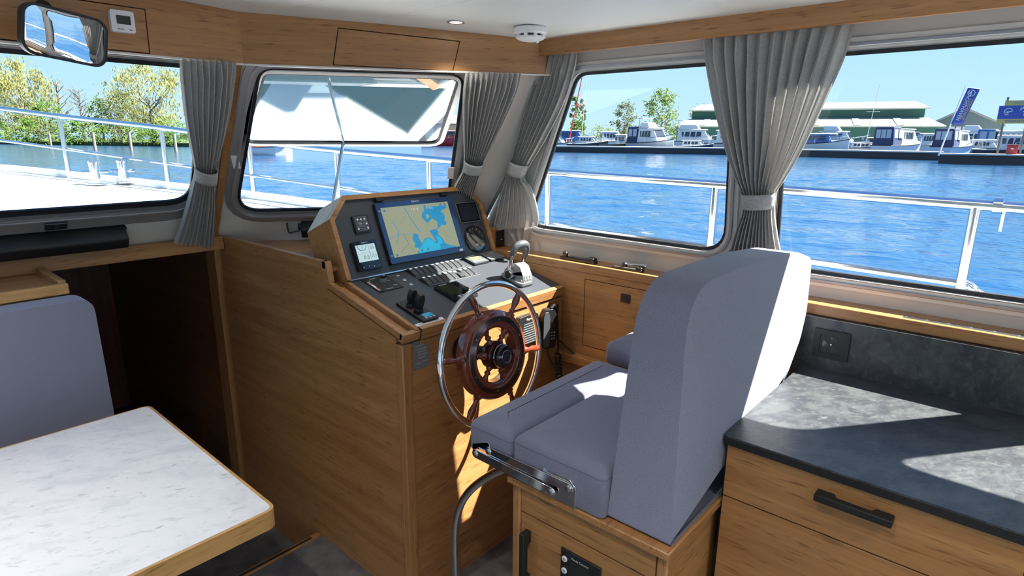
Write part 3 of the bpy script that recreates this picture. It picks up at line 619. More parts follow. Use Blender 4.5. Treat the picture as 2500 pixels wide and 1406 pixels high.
# ================================================================ DASHBOARD INSTRUMENTS
def lp(fr, x, y): return fr.l(onp(x, y, fr.n, fr.n.dot(fr.o)))[:2]
def rect(fr, TL, TR, BR, BL):
    a, b, c, d = [lp(fr, *q) for q in (TL, TR, BR, BL)]
    return ((a[0] + d[0]) / 2, (b[0] + c[0]) / 2, (c[1] + d[1]) / 2, (a[1] + b[1]) / 2)   # x0 x1 y0 y1
def ctr(r): return ((r[0] + r[1]) / 2, (r[2] + r[3]) / 2, r[1] - r[0], r[3] - r[2])
def scr(name, col, s=1.0, rough=.08): return mat(name, (.01, .01, .012), rough, emit=col, es=s)
# --- chart plotter
R0 = rect(FUP, (908, 496), (1098, 484), (1130, 614), (949, 651)); cx, cy, cw, ch = ctr(R0); F = FUP.at(cx, cy)
cpn = thing('chart_plotter', 'large navy-framed chart plotter with painted-in blue glare, showing a nautical chart', 'display', F.p(0, -ch / 2, 0))
BEZ = mat('navy_bezel_painted_glare', (.016, .045, .125), .10, coat=.6)  # blue glare on the navy bezel is painted into its base colour
part('housing', MB().rrect(cw, ch, .008, F, .0005, .014), BLK, cpn, .002); part('bezel', MB().rrect(cw - .003, ch - .003, .007, F, .014, .0165), BEZ, cpn, .0008)
R1 = rect(FUP, (924, 512), (1087, 494), (1115, 603), (956, 633)); sx, sy, sw, sh = ctr(R1); Fs = FUP.at(sx, sy, .0167)
part('chart_land', MB().rrect(sw, sh, .001, Fs, -.0002, .0), scr('chart_land_colour', (.36, .38, .24), .85), cpn)
WAT = scr('chart_water_colour', (.022, .27, .50), .95); SHA = scr('chart_shallow_colour', (.025, .44, .66), .95); INK = scr('chart_ink', (.12, .17, .16), .9); SCW = scr('screen_white', (.62, .72, .75), .9)
FsP = Fs.n.dot(Fs.o)
def q2(L, ox_, oy_, k): 
    out = []
    for x, y in L: out.append(Fs.l(onp(ox_ + x * k, oy_ + y * k, Fs.n, FsP))[:2])
    return [(max(-sw / 2, min(sw / 2, a)), max(-sh / 2, min(sh / 2, b))) for a, b in out]
def sea(L, o, m=WAT, h=.0004, k=.128): part('chart_water', MB().prism(q2(L, *o, k), Fs, h - .0002, h), m, cpn, smooth=False)
Z1, Z2, Z3 = (740, 440), (1040, 440), (820, 560)
sea([(1480, 70), (1560, 95), (1600, 200), (1650, 270), (1690, 180), (1760, 150), (1830, 175), (1900, 245), (1930, 215), (1870, 100), (1830, 30), (1900, 0), (1950, 40), (1960, 105), (2040, 180), (2090, 265), (2180, 300), (2300, 318), (2305, 335), (1580, 465), (1550, 410), (1605, 425), (1575, 350), (1500, 345), (1515, 265), (1460, 185)], Z3)
sea([(1640, 300), (1700, 200), (1760, 165), (1830, 200), (1900, 262), (1960, 245), (1900, 130), (1960, 130), (2050, 240), (1990, 290), (2000, 380), (1600, 455), (1590, 390)], Z3, SHA, .0007)
sea([(150, 480), (210, 505), (250, 470), (300, 490), (375, 470), (392, 520), (270, 590), (335, 640), (362, 705), (350, 765), (388, 800), (380, 850), (300, 850), (235, 920), (200, 950), (110, 965), (185, 1010), (250, 1130), (310, 1260), (160, 1180), (190, 1170), (130, 1060), (60, 960), (225, 920), (218, 800), (140, 740), (90, 700), (130, 640)], Z2)
sea([(2270, 620), (2330, 590), (2400, 500), (2440, 480), (2590, 540), (2640, 620), (2600, 700), (2480, 640), (2440, 750), (2370, 820), (2310, 760), (2260, 700)], Z1)
sea([(2330, 660), (2380, 650), (2410, 700), (2360, 740)], Z1, MATS['chart_land_colour'], .0007)
sea([(2290, 480), (2330, 470), (2360, 590), (2310, 620)], Z1)
def canal(L, w, o, m=WAT, k=.128):
    P = [Fs.p(*a, .0005) for a in q2(L, *o, k)]; part('chart_line', MB().tube(P, w, 4), m, cpn, smooth=False)
canal([(1920, 515), (2000, 650), (2170, 910), (2240, 985)], .0016, Z1); canal([(1700, 770), (1760, 880), (1812, 960), (1820, 1040), (1785, 1220)], .0011, Z1)
canal([(1600, 1140), (1720, 1080), (1820, 1040), (2080, 1020)], .0008, Z1); canal([(1925, 1040), (2020, 1210), (2120, 1360)], .0004, Z1, INK); canal([(2010, 1220), (1860, 1390)], .0004, Z1, INK); canal([(1540, 740), (1700, 770)], .0003, Z1, INK)
canal([(1860, 820), (1910, 680), (1950, 700), (1900, 820)], .0003, Z1, INK); canal([(1220, 460), (1390, 280), (1290, 100)], .0004, Z3, INK); canal([(350, 930), (380, 1040), (540, 1110)], .0004, Z2, INK)
BTN = scr('chart_button', (.10, .20, .28), .8)
for q in ((926, 516), (938, 515), (1075, 499), (1084, 498), (957, 625), (970, 623), (1031, 611), (1045, 608)):
    a = Fs.l(onp(*q, Fs.n, FsP))[:2]; part('screen_button', MB().rrect(.009, .009, .001, Fs.at(*a), .0006, .0009), BTN, cpn)
text('T 43.78', .012, Fs.at(*Fs.l(onp(1012, 511, Fs.n, FsP))[:2]), SCW, 'chart_lettering', cpn, .001); text('0.5', .014, Fs.at(*Fs.l(onp(1052, 507, Fs.n, FsP))[:2]), SCW, 'chart_lettering', cpn, .001)
text('Raymarine', .0095, FUP.at(*lp(FUP, 1007, 494), .0168), WHTM, 'brand_lettering', cpn)
Fb = FUP.at(*lp(FUP, 1120, 612), .0166); part('badge', MB().rrect(.020, .009, .0044, Fb, 0, .0006), WHT, cpn); text('312', .007, Fb, BLK, 'badge_lettering', cpn, .0009)
for q in ((922, 490), (1080, 476)): part('cover_clip', MB().rrect(.036, .014, .003, FUP.at(*lp(FUP, *q)), 0, .018), BLK, cpn, .002)
# --- tank panel
R0 = rect(FUP, (856, 528), (894, 525), (905, 565), (867, 572)); cx, cy, cw, ch = ctr(R0); F = FUP.at(cx, cy)
tk = thing('tank_panel', 'small black tank gauge panel with round white buttons on the upright dashboard', 'control panel', F.p(0, -ch / 2))
part('plate', MB().rrect(cw, ch, .003, F, .0005, .008), BLK, tk, .0015); part('face', MB().rrect(cw * .82, ch * .86, .004, F, .008, .009), DASH, tk)
for x, y, w, h in ((0, .27, .7, .24), (-.12, -.02, .44, .22), (.27, -.02, .2, .22), (0, -.28, .72, .2)):
    part('outline', MB().prism(rr(cw * w, ch * h, .002, 4), F.at(cw * x, ch * y), .009, .0094, [rr(cw * w - .0014, ch * h - .0014, .0014, 4)]), GRYM, tk)
for x, y in ((-.22, .25), (0, .25), (.22, .25), (.27, -.02), (-.3, -.28), (.3, -.28)): part('button', MB().lathe([(.0036, .0088), (.0036, .0105)], F.at(cw * x, ch * y), 14), WHT, tk)
for k in range(5): part('lamp', MB().lathe([(.0009, .009), (.0009, .0096)], F.at(cw * (-.16 + .08 * k), ch * -.28), 8), WHTM, tk)
text('TMP', .008, F.at(cw * -.12, ch * -.02, .0092), WHTM, 'lettering', tk)
# --- small instrument display
R0 = rect(FUP, (853, 593), (914, 585), (930, 654), (872, 665)); cx, cy, cw, ch = ctr(R0); F = FUP.at(cx, cy)
sd = thing('instrument_display', 'square black instrument display with a pale screen of depth and speed figures', 'display', F.p(0, -ch / 2))
part('housing', MB().rrect(cw, ch, .006, F, .0005, .012), BLK, sd, .002); part('face', MB().rrect(cw - .004, ch - .004, .005, F, .012, .0135), BLKG, sd)
R1 = rect(FUP, (862, 603), (909, 595), (919, 635), (873, 644)); sx2, sy2, sw2, sh2 = ctr(R1); F2 = FUP.at(sx2, sy2, .0136)
part('screen', MB().rrect(sw2, sh2, .0005, F2, 0, .0003), scr('pale_screen', (.55, .74, .76), .9), sd)
BLS = scr('screen_black', (.01, .02, .03), 1)
text('0.5', .020, F2.at(-.07 * sw2, -.27 * sh2), BLS, 'figures', sd, .0006); text('15.1', .017, F2.at(.32 * sw2, -.22 * sh2), BLS, 'figures', sd, .0006, squash=.8); text('0.5', .016, F2.at(.32 * sw2, .27 * sh2), BLS, 'figures', sd, .0006, squash=.8)
dc = F2.at(-.18 * sw2, .45 * sh2)
def arc(a0, a1, r0, r1): 
    A = [math.radians(a0 + (a1 - a0) * i / 10) for i in range(11)]; return [(r1 * math.cos(a), r1 * math.sin(a)) for a in A] + [(r0 * math.cos(a), r0 * math.sin(a)) for a in reversed(A)]
part('dial_arc', MB().prism(arc(180, 265, .0175, .0195), dc, .0003, .0006), BLS, sd); part('dial_arc', MB().prism(arc(275, 360, .0175, .0195), dc, .0003, .0006), scr('screen_green', (.0, .25, .06), 1), sd); part('dial_needle', MB().box(-.0009, .0009, -.016, 0, .0003, .0006, dc), scr('screen_blue', (.05, .2, .7), 1), sd)
part('screen_line', MB().box(-.5 * sw2, .5 * sw2, -.002, -.0014, .0003, .0005, F2), GRYM, sd); part('screen_line', MB().box(.14 * sw2, .155 * sw2, -.5 * sh2, .5 * sh2, .0003, .0005, F2), GRYM, sd)
text('Raymarine', .0065, F.at(0, ch * .43, .0137), WHTM, 'brand_lettering', sd)
for x, s in ((-.28, 'o'), (-.06, '^'), (.14, 'v'), (.34, '-')): text(s, .011, F.at(cw * x, ch * -.40, .0137), WHTM, 'key_symbol', sd)
# --- dark monitor at right
R0 = rect(FUP, (1110, 498), (1160, 492), (1171, 539), (1124, 546)); cx, cy, cw, ch = ctr(R0); F = FUP.at(cx, cy)
dm = thing('dark_monitor', 'switched-off display with a thin silver rim at the right of the dashboard', 'display', F.p(0, -ch / 2))
part('rim', MB().rrect(cw, ch, .004, F, .0005, .006, [rr(cw - .003, ch - .003, .003)]), SILV, dm); part('face', MB().rrect(cw - .003, ch - .003, .003, F, .0005, .0055), BLKG, dm); part('screen', MB().rrect(cw * .8, ch * .78, .002, F.at(0, .001), .0055, .006), mat('dead_screen', (.015, .02, .028), .12), dm)
# --- round gauge
gx, gy = lp(FUP, 1159, 583); F = FUP.at(gx, gy); gr = abs(lp(FUP, 1178, 581)[0] - gx) * 1.25
gg = thing('round_gauge', 'round black rev counter gauge beside the chart plotter', 'gauge', F.p(0, -gr))
part('bezel', MB().lathe([(gr, 0), (gr, .006), (gr * .96, .009), (gr * .86, .009), (gr * .84, .005)], F, 36), BLKG, gg); part('dial', MB().lathe([(gr * .86, .003), (gr * .86, .005)], F, 36), BLK, gg)
for k in range(11):
    a = math.radians(225 - 27 * k); part('tick', MB().box(gr * .66, gr * .80, -.0006, .0006, .005, .0053, Fr(F.o, F.u * math.cos(a) + F.v * math.sin(a), F.v * math.cos(a) - F.u * math.sin(a), F.n)), WHTM, gg)
part('needle', MB().box(-.004, gr * .7, -.0007, .0007, .006, .007, Fr(F.o, F.u * math.cos(3.9) + F.v * math.sin(3.9), F.v * math.cos(3.9) - F.u * math.sin(3.9), F.n)), REDM, gg); part('hub_cap', MB().lathe([(.004, .005), (.004, .008)], F, 14), BLK, gg)
part('counter_window', MB().box(-.010, .010, -gr * .55, -gr * .38, .005, .0055, F), GRYM, gg); part('glass_cover', MB().lathe([(gr * .88, .0088), (gr * .88, .0094)], F, 36), glass('gauge_glass', (1, 1, 1), .12), gg)
# --- ignition panel
R0 = rect(FSP, (884, 684), (942, 671), (982, 702), (925, 715)); cx, cy, cw, ch = ctr(R0); F = FSP.at(cx, cy)
ig = thing('ignition_panel', 'square black ignition panel with a silver key knob on the sloping dashboard', 'control panel', F.p(0, 0))
part('plate', MB().rrect(cw, ch, .002, F, .0003, .003), BLKM, ig, .0008)
part('knob_collar', MB().lathe([(.0125, .003), (.0115, .016), (.0105, .018)], F.at(.08 * cw, .08 * ch), 24), SILV, ig); part('knob_grip', MB().rrect(.019, .012, .003, F.at(.08 * cw, .08 * ch), .016, .028), BLK, ig, .001); part('knob_mark', MB().box(-.004, .005, -.001, .001, .028, .0284, F.at(.08 * cw, .08 * ch)), WHTM, ig)
for x, y, m in ((-.24, .22, GRNM), (.33, -.12, GRNM), (-.03, -.30, BLK)): part('indicator_lamp', MB().lathe([(.003, .003), (.0025, .006)], F.at(cw * x, ch * y), 12), m, ig)
text('Ignition', .0085, F.at(-.12 * cw, .38 * ch, .003), WHTM, 'lettering', ig); text('Off', .008, F.at(-.34 * cw, .26 * ch, .003), WHTM, 'lettering', ig); text('On', .008, F.at(.32 * cw, .08 * ch, .003), WHTM, 'lettering', ig); text('Start', .009, F.at(.33 * cw, -.27 * ch, .003), WHTM, 'lettering', ig); text('Preheat', .009, F.at(-.03 * cw, -.42 * ch, .003), WHTM, 'lettering', ig)
part('logo_field', MB().box(-.46 * cw, -.38 * cw, -.40 * ch, .22 * ch, .003, .0034, F), WHTM, ig); part('logo_stripe', MB().box(-.45 * cw, -.41 * cw, .02 * ch, .20 * ch, .0034, .0037, F), REDM, ig); part('logo_stripe', MB().box(-.43 * cw, -.385 * cw, -.38 * ch, -.20 * ch, .0034, .0037, F), REDM, ig)
# --- push buttons
for i, q in enumerate(((971, 673), (987, 684), (1003, 695))):
    F = FSP.at(*lp(FSP, *q)); o = thing('push_button', ('hindmost', 'middle', 'nearest')[i] + ' of the three chrome push buttons beside the ignition panel', 'button', F.o, 'chrome push buttons in a row')
    part('ring', MB().lathe([(.0095, .0002), (.0095, .002), (.0075, .004), (.0065, .003)], F, 22), CHROME, o); part('cap', MB().lathe([(.0065, .002), (.0062, .004), (.002, .0048)], F, 22), STEEL, o)
# --- rocker switches
ROCK = mat('dark_rocker_plastic', (.035, .037, .042), .38)
def rocker_row(label, q, n, press):
    R0 = rect(FSP, *q); cx, cy, cw, ch = ctr(R0); t = thing('switch_row', label, 'switch panel', FSP.p(R0[0], R0[2]), 'rows of rocker switches')
    F = FSP.at(R0[0], R0[2]); part('mounting_frame', MB().box(0, cw, 0, ch, .0003, .004, F), BLK, t, .001); part('metal_edge', MB().box(0, cw, -.001, .001, .0003, .0045, F), SILV, t)
    for k in range(n):
        a = (k + .5) * cw / n; w = cw / n * .84; h = ch * .84; up_ = k in press
        pr = [(-h / 2, .003), (h / 2, .003), (h / 2, .011), (h * .18, .014), (-.05 * h, .0115), (-h / 2, .0055)] if not up_ else [(-h / 2, .003), (h / 2, .003), (h / 2, .006), (.05 * h, .0115), (-.18 * h, .014), (-h / 2, .012)]
        o = part('rocker', MB().prism(pr, Fr(F.p(a - w / 2, ch / 2, 0), F.v, F.n, F.u), 0, w), ROCK, t, .0007)
        yy = h * .34; zz = .0126 if not up_ else .0082
        part('rocker_label', MB().box(-w * .26, w * .26, yy - h * .09, yy + h * .09, zz, zz + .0008, F.at(a, ch / 2)), WHTM, o)
rocker_row('upper row of ten black rocker switches below the chart plotter', ((994, 664), (1113, 634), (1137, 651), (1017, 680)), 10, ())
rocker_row('lower row of ten black rocker switches below the chart plotter', ((1025, 685), (1146, 653), (1168, 671), (1049, 701)), 10, (6,))
# --- two small silver instruments
for i, (lab, q) in enumerate((('small silver thruster monitor with a green display right of the switches', ((1131, 635), (1167, 624), (1190, 643), (1157, 650))), ('small silver keypad behind the throttle, beside the green display', ((1172, 623), (1204, 614), (1227, 633), (1195, 642))))):
    R0 = rect(FSP, *q); cx, cy, cw, ch = ctr(R0); F = FSP.at(cx, cy); o = thing('small_monitor', lab, 'control panel', F.o)
    part('housing', MB().rrect(cw, ch, .005, F, .0003, .009), BLK, o, .001); part('face', MB().rrect(cw * .96, ch * .96, .005, F, .009, .012), SILVD if i == 0 else SILV, o, .001)
    if i == 0:
        part('lcd', MB().rrect(cw * .62, ch * .42, .001, F.at(0, ch * .08), .012, .0125), mat('green_lcd', (.16, .20, .09), .2), o)
        for k in range(4): part('key', MB().rrect(cw * .13, ch * .10, .001, F.at(cw * (-.3 + .2 * k), -ch * .27), .012, .0135), WHT, o)
        part('print_line', MB().box(-.32 * cw, .2 * cw, ch * .385, ch * .42, .012, .0123, F), WHTM, o)
    else:
        part('key', MB().rrect(cw * .3, ch * .2, .002, F.at(0, 0), .012, .0135), SILV, o); part('key', MB().rrect(cw * .2, ch * .12, .002, F.at(-.2 * cw, .22 * ch), .012, .013), SILVD, o); part('rim', MB().prism(rr(cw * .8, ch * .8, .004), F, .012, .0126, [rr(cw * .74, ch * .74, .004)]), SILVD, o)
# --- autopilot head
R0 = rect(FSP, (1063, 706), (1114, 692), (1161, 723), (1112, 743)); cx, cy, cw, ch = ctr(R0); F = FSP.at(cx, cy)
ap = thing('autopilot_control', 'glossy black autopilot control with a rotary knob in front of the switches', 'control panel', F.o)
part('housing', MB().rrect(cw, ch, .004, F, .0003, .012), BLK, ap, .001); part('face', MB().rrect(cw * .97, ch * .97, .004, F, .012, .014), BLKG, ap, .0006)
part('screen', MB().rrect(cw * .62, ch * .62, .001, F.at(-.12 * cw, .12 * ch), .014, .0143), mat('olive_dead_screen', (.018, .02, .014), .1), ap)
part('knob', MB().lathe([(.0125, .014), (.0125, .026), (.0105, .029)], F.at(.2 * cw, -.20 * ch), 24), BLK, ap)
for x, y in ((.40, -.05), (.40, -.18), (-.05, -.36), (-.05, -.44), (-.22, -.36), (-.22, -.44)): part('key', MB().rrect(cw * .12, ch * .055, .0008, F.at(cw * x, ch * y), .014, .0148), WHTM if x > .3 else GRYM, ap)
text('Raymarine', .0085, F.at(-.18 * cw, .44 * ch, .0142), WHTM, 'brand_lettering', ap)
# --- bow thruster joysticks
R0 = rect(FSP, (969, 744), (996, 736), (1077, 776), (1032, 791)); cx, cy, cw, ch = ctr(R0); F = FSP.at(cx, cy)
bt = thing('thruster_joystick', 'black thruster control with two upright paddle joysticks near the dashboard corner', 'joystick', F.o)
part('base_plate', MB().rrect(cw, ch, .004, F, .0003, .009), BLKM, bt, .0015)
for k, (x, y) in enumerate(((.05, .26), (.05, -.02))):
    Fj = F.at(cw * x, ch * y); part('joystick_gaiter', MB().lathe([(.016, .009), (.014, .016)], Fj, 16), BLK, bt)
    pr = [(-.010, .012), (.010, .012), (.016, .035), (.015, .055), (.009, .066), (-.009, .066), (-.015, .055), (-.016, .035)]
    part('joystick', MB().prism(pr, Fr(Fj.p(0, .009, 0), F.u, F.n, -F.v), 0, .018), BLK, bt, .003)
part('screen', MB().rrect(cw * .6, ch * .15, .001, F.at(.12 * cw, -.30 * ch), .009, .0095), mat('blue_glass_screen', (.02, .10, .16), .03, emit=(.05, .25, .40), es=.6), bt)
for k in range(3): part('key', MB().rrect(cw * .16, ch * .05, .001, F.at(cw * (-.16 + .24 * k), -.42 * ch), .009, .0102), GRYM, bt)
for k in range(3): part('indicator_lamp', MB().lathe([(.0018, .009), (.0018, .010)], F.at(-.36 * cw, ch * (.13 - .04 * k)), 8), REDM, bt)
# --- label strip
a = lp(FSP, 1023, 801); b = lp(FSP, 1090, 782); F = Fr(FSP.p((a[0] + b[0]) / 2, .010, 0), FSP.u, FSP.v, FSP.n)
ls = thing('label_strip', 'white printed label strip at the front corner of the dashboard', 'label', F.o); part('tape', MB().rrect(b[0] - a[0], .019, .003, F, .0003, .0011), WHT, ls); text('Max 7 Sekunden', .0135, F.at(0, 0, .0011), GRYM, 'lettering', ls)
# --- throttle
T0 = lp(FSP, 1266, 690); F = FSP.at(T0[0], T0[1] + .01); F = Fr(F.o, (1, 0, 0), (0, 1, 0), (0, 0, 1))
th = thing('throttle_lever', 'silver engine throttle with an arched grip lever on the dashboard', 'throttle', F.o)
part('base_gasket', MB().prism(rpoly([(-.040, -.055), (.042, -.055), (.042, .065), (-.040, .065)], .018), FSP.at(T0[0], T0[1] + .01), .0003, .007), BLK, th)
part('base', MB().prism(rpoly([(-.038, -.053), (.040, -.053), (.040, .062), (-.038, .062)], .018), FSP.at(T0[0], T0[1] + .01), .007, .018), SILV, th, .004)
hp_ = [(-.050, -.006), (-.052, .012), (-.047, .034), (-.032, .066), (-.008, .078), (.022, .072), (.05, .045), (.058, .015)]
part('head', MB().prism(rpoly(hp_, .008, 3), Fr(F.p(.036, 0, 0), (0, 1, 0), (0, 0, 1), (1, 0, 0)), -.054, 0), SILV, th, .005, 3)
part('head_base', MB().prism(rpoly([(-.020, -.050), (.038, -.050), (.038, .058), (-.020, .058)], .01), F, .0, .018), CHROME, th, .003)
for r_ in range(2):
    for c_ in range(3):
        s0, s1 = V((-.0515, .013)), V((-.048, .033)); q = s0.lerp(s1, .28 + .5 * r_); Fk = Fr(F.p(-.006 + .0155 * c_, q.x, q.y), (1, 0, 0), (0, .172, .985), (0, -.985, .172)); part('key', MB().rrect(.013, .009, .0015, Fk, 0, .002), SILV, th, .0004)
# lever arm: pivot disc at port side, arm going up, arched grip over the head
Fp = Fr(F.p(-.026, .010, .036), (0, 1, 0), (0, 0, 1), (-1, 0, 0))
part('pivot', MB().lathe([(.020, -.012), (.020, .014)], Fp, 24), CHROME, th, .002); part('pivot_cap', MB().lathe([(.016, .014), (.0155, .018), (.012, .019)], Fp, 24), BLK, th)
gp = [V((-.030, .010, .045)), V((-.031, .008, .08)), V((-.028, .002, .112)), V((-.012, -.006, .142)), (V((.010, -.012, .152))), V((.034, -.014, .148)), V((.048, -.008, .128)), V((.050, .0, .10)), V((.046, .008, .07)), V((.04, .012, .045))]
part('lever_arm', MB().tube([F.p(*p) for p in catm(gp[:3], 4)], .0085, 12), CHROME, th); part('lever_arm', MB().tube([F.p(*p) for p in catm(gp[7:], 4)], .007, 12), CHROME, th)
part('grip', MB().tube([F.p(*p) for p in catm(gp[2:8], 5)], [.0115 + .0055 * math.sin(math.pi * i / 25) for i in range(26)], 14), SILVD, th)
# --- maker's plate, speaker, radio handset on the console face
a, b = oy(1007, 836, 1.4235), oy(1047, 893, 1.4235); FA = Fr((a.x, 1.4235, b.z), (1, 0, 0), (0, 0, 1), (0, -1, 0)); pw_, ph_ = b.x - a.x, a.z - b.z
mp_ = thing('maker_plate', 'small silver maker plate screwed to the console below its corner', 'plate', FA.o)
part('plate', MB().box(0, pw_, 0, ph_, .0003, .0015, FA), SILV, mp_, .0005)
for k, (x0, x1, y) in enumerate(((.15, .7, .80), (.2, .85, .68), (.25, .8, .58), (.2, .9, .48), (.3, .8, .38), (.1, .45, .20), (.55, .95, .22))): part('print_line', MB().box(pw_ * x0, pw_ * x1, ph_ * y, ph_ * (y + .045), .0015, .0018, FA), GRYM, mp_)
part('emblem', MB().prism([(.62, .80), (.78, .97), (.70, .84), (.85, .84)], Fr(FA.o, FA.u * 1, FA.v, FA.n), .0015, .0018) if False else MB().box(pw_ * .66, pw_ * .86, ph_ * .84, ph_ * .93, .0015, .0018, FA), REDM, mp_)
spk = thing('speaker', 'square black ribbed radio speaker on the console face behind the wheel', 'speaker', (1.69, 1.42, .82)); FK = Fr((1.695, 1.4235, .882), (1, 0, 0), (0, 0, 1), (0, -1, 0))
part('housing', MB().rrect(.115, .115, .014, FK, .0003, .022), BLK, spk, .004)
for k in range(9): part('slot', MB().rrect(.082 - .006 * abs(k - 4) * .6, .0035, .0016, FK.at(.004, .024 - k * .0095), .022, .0228), SILV, spk)
text('Raymarine', .013, FK.at(.012, .043, .0222), WHTM, 'brand_lettering', spk)
Fh = Fr((1.805, 1.405, .862), (.94, -.34, 0), (0, 0, 1), (-.34, -.94, 0))
hd = thing('radio_handset', 'black radio handset with keypad hanging right of the wheel', 'handset', Fh.o)
hpoly = rpoly([(-.026, -.078), (.026, -.078), (.034, -.03), (.032, .06), (.018, .082), (-.018, .082), (-.032, .06), (-.034, -.03)], .012, 4)
part('body', MB().prism(hpoly, Fh, .0, .030), BLK, hd, .006, 3); part('grip_panel', MB().prism([(a * .45 - .016, b * .9) for a, b in hpoly], Fh, .030, .0335), SILVD, hd, .002)
part('screen', MB().rrect(.034, .024, .002, Fh.at(.008, .022), .030, .0325), BLKG, hd)
for k in range(9): part('key', MB().lathe([(.0028, .030), (.0026, .0325)], Fh.at(-.002 + .011 * (k % 3), -.012 - .013 * (k // 3)), 10), GRYM, hd)
part('hook', MB().tube([Fh.p(.012, .082, .015), Fh.p(.030, .094, .01), Fh.p(.05, .07, .0), Fh.p(.055, .06, -.01)], .0055, 8), BLK, hd)
part('bracket', MB().rrect(.03, .03, .008, Fh.at(.045, .075), -.025, -.002), BLK, hd)
def coil(p0, p1, r, turns, n=10):
    p0, p1 = V(p0), V(p1); d = (p1 - p0); t = d.normalized(); u = t.orthogonal().normalized(); w = t.cross(u); return [p0 + d * (i / (turns * n)) + (u * math.cos(2 * math.pi * i / n) + w * math.sin(2 * math.pi * i / n)) * r for i in range(turns * n + 1)]
cbs = [Fh.p(.0, -.078, .012), V((1.805, 1.385, .74)), V((1.815, 1.36, .70))]
part('cord', MB().tube(catm(cbs, 5), .0035, 8), BLK, hd); part('coiled_cord', MB().tube(coil((1.815, 1.355, .70), (1.80, 1.30, .58), .011, 8), .0033, 6), BLK, hd)
c2 = [Fh.p(.055, .06, -.008), V((1.875, 1.40, .86)), V((1.868, 1.39, .79)), V((1.862, 1.385, .745))]
part('cord', MB().tube(catm(c2, 5), .0045, 8), BLK, hd); part('coiled_cord', MB().tube(coil((1.862, 1.385, .745), (1.858, 1.37, .62), .0115, 9), .0042, 6), BLK, hd)
c3 = [V((1.875, 1.40, .80)), V((1.905, 1.39, .77)), V((1.925, 1.33, .72)), V((1.93, 1.28, .66))]; solo('loose_cable', MB().tube(catm(c3, 5), .0035, 8), BLK, 'thin black cable running down the lining beside the handset', 'cable')
# ================================================================ STEERING WHEEL
ti = math.radians(7); WN = V((0, -math.cos(ti), math.sin(ti))); FWH = Fr((1.36, 1.27, .905), (1, 0, 0), (0, math.sin(ti), math.cos(ti)), WN)
sw_ = thing('steering_wheel', 'varnished mahogany spoked steering wheel with chrome outer ring', 'wheel', FWH.o)
part('outer_ring', MB().tube([FWH.p(.2345 * math.cos(a), .2345 * math.sin(a), -.004) for a in [2 * math.pi * i / 96 for i in range(96)]], .0105, 14, True), CHROME, sw_)
def ringprof(r0, r1, d0, d1, b): return [(r0 + b, d0), (r1 - b, d0), (r1, d0 + b), (r1, d1 - b), (r1 - b, d1), (r0 + b, d1), (r0, d1 - b), (r0, d0 + b)]
part('wooden_rim', MB().lathe([(.090, -.030), (.098, -.034), (.138, -.034), (.147, -.029), (.149, 0), (.146, .009), (.141, .013), (.132, .014), (.130, .0165), (.106, .0165), (.104, .014), (.098, .014), (.091, .009), (.089, 0)], FWH, 72, True), MAHO, sw_, ang=50)
part('inlay_ring', MB().lathe(ringprof(.111, .1285, .015, .0172, .0004), FWH, 72, True), mat('dark_inlay', (.02, .017, .017), .15, coat=.5), sw_)
for k in range(6):
    a = math.radians(-9 + 60 * k); er = FWH.u * math.cos(a) + FWH.v * math.sin(a); et = FWH.v * math.cos(a) - FWH.u * math.sin(a); fr = Fr(FWH.o, et, WN, er)
    part('handle', MB().lathe([(.012, .140), (.015, .150), (.011, .154), (.0075, .157), (.0105, .161), (.0105, .164), (.0075, .168), (.0085, .178), (.0125, .195), (.0125, .205), (.0105, .216), (.009, .226), (.004, .232), (0.0005, .234)], fr, 16), MAHO, sw_, ang=50)
    part('spindle', MB().lathe([(.011, .040), (.012, .048), (.0085, .054), (.0065, .058), (.0105, .064), (.0105, .067), (.0065, .073), (.0085, .080), (.011, .086), (.012, .092)], fr, 14), MAHO, sw_, ang=50)
    a2 = a + math.radians(30); part('screw', MB().lathe([(.0032, .0170), (.0030, .0185)], FWH.at(.118 * math.cos(a2), .118 * math.sin(a2)), 10), STEEL, sw_)
part('hub', MB().lathe([(.0465, -.018), (.047, .012), (.043, .020)], FWH, 40), mat('dark_mahogany_hub', (.05, .014, .010), .12, coat=1), sw_)
hcap = part('hub_cap', MB().lathe([(.038, .018), (.0385, .045), (.034, .052), (.022, .054), (.021, .0525), (.0005, .0525)], FWH, 40), BLKG, sw_)
part('chrome_band', MB().lathe(ringprof(.036, .0395, .030, .034, .0005), FWH, 40, True), CHROME, hcap)
part('cap_ring', MB().lathe(ringprof(.0205, .0215, .053, .0546, .0003), FWH, 36, True), STEEL, hcap)
part('shaft', MB().lathe([(.022, -.155), (.022, -.017)], FWH, 24), BLK, sw_); part('shaft_flange', MB().lathe([(.05, -.150), (.05, -.140), (.03, -.13)], FWH, 28), BLK, sw_)
# ================================================================ SMALL THINGS ON WALLS AND CEILING
sm = thing('smoke_detector', 'round white smoke detector on the ceiling corner', 'smoke detector', (1.715, 1.43, zc(1.715)))
FD = Fr((1.715, 1.43, zc(1.715)), (1, 0, 0), (0, -1, 0), (0, 0, -1))
part('base', MB().lathe([(.055, 0), (.058, .004), (.058, .018), (.054, .0235)], FD, 40), WHT, sm)
part('core', MB().lathe([(.045, .020), (.042, .033)], FD, 32), BLK, sm); part('cap', MB().lathe([(.049, .0305), (.047, .037), (.036, .042), (.020, .043), (.014, .046), (.0005, .0465)], FD, 40), WHT, sm)
for k in range(9):
    a = 2 * math.pi * k / 9; part('rib', MB().box(.038, .052, -.006, .006, .020, .034, Fr(FD.o, FD.u * math.cos(a) + FD.v * math.sin(a), FD.v * math.cos(a) - FD.u * math.sin(a), FD.n)), WHT, sm, .001)
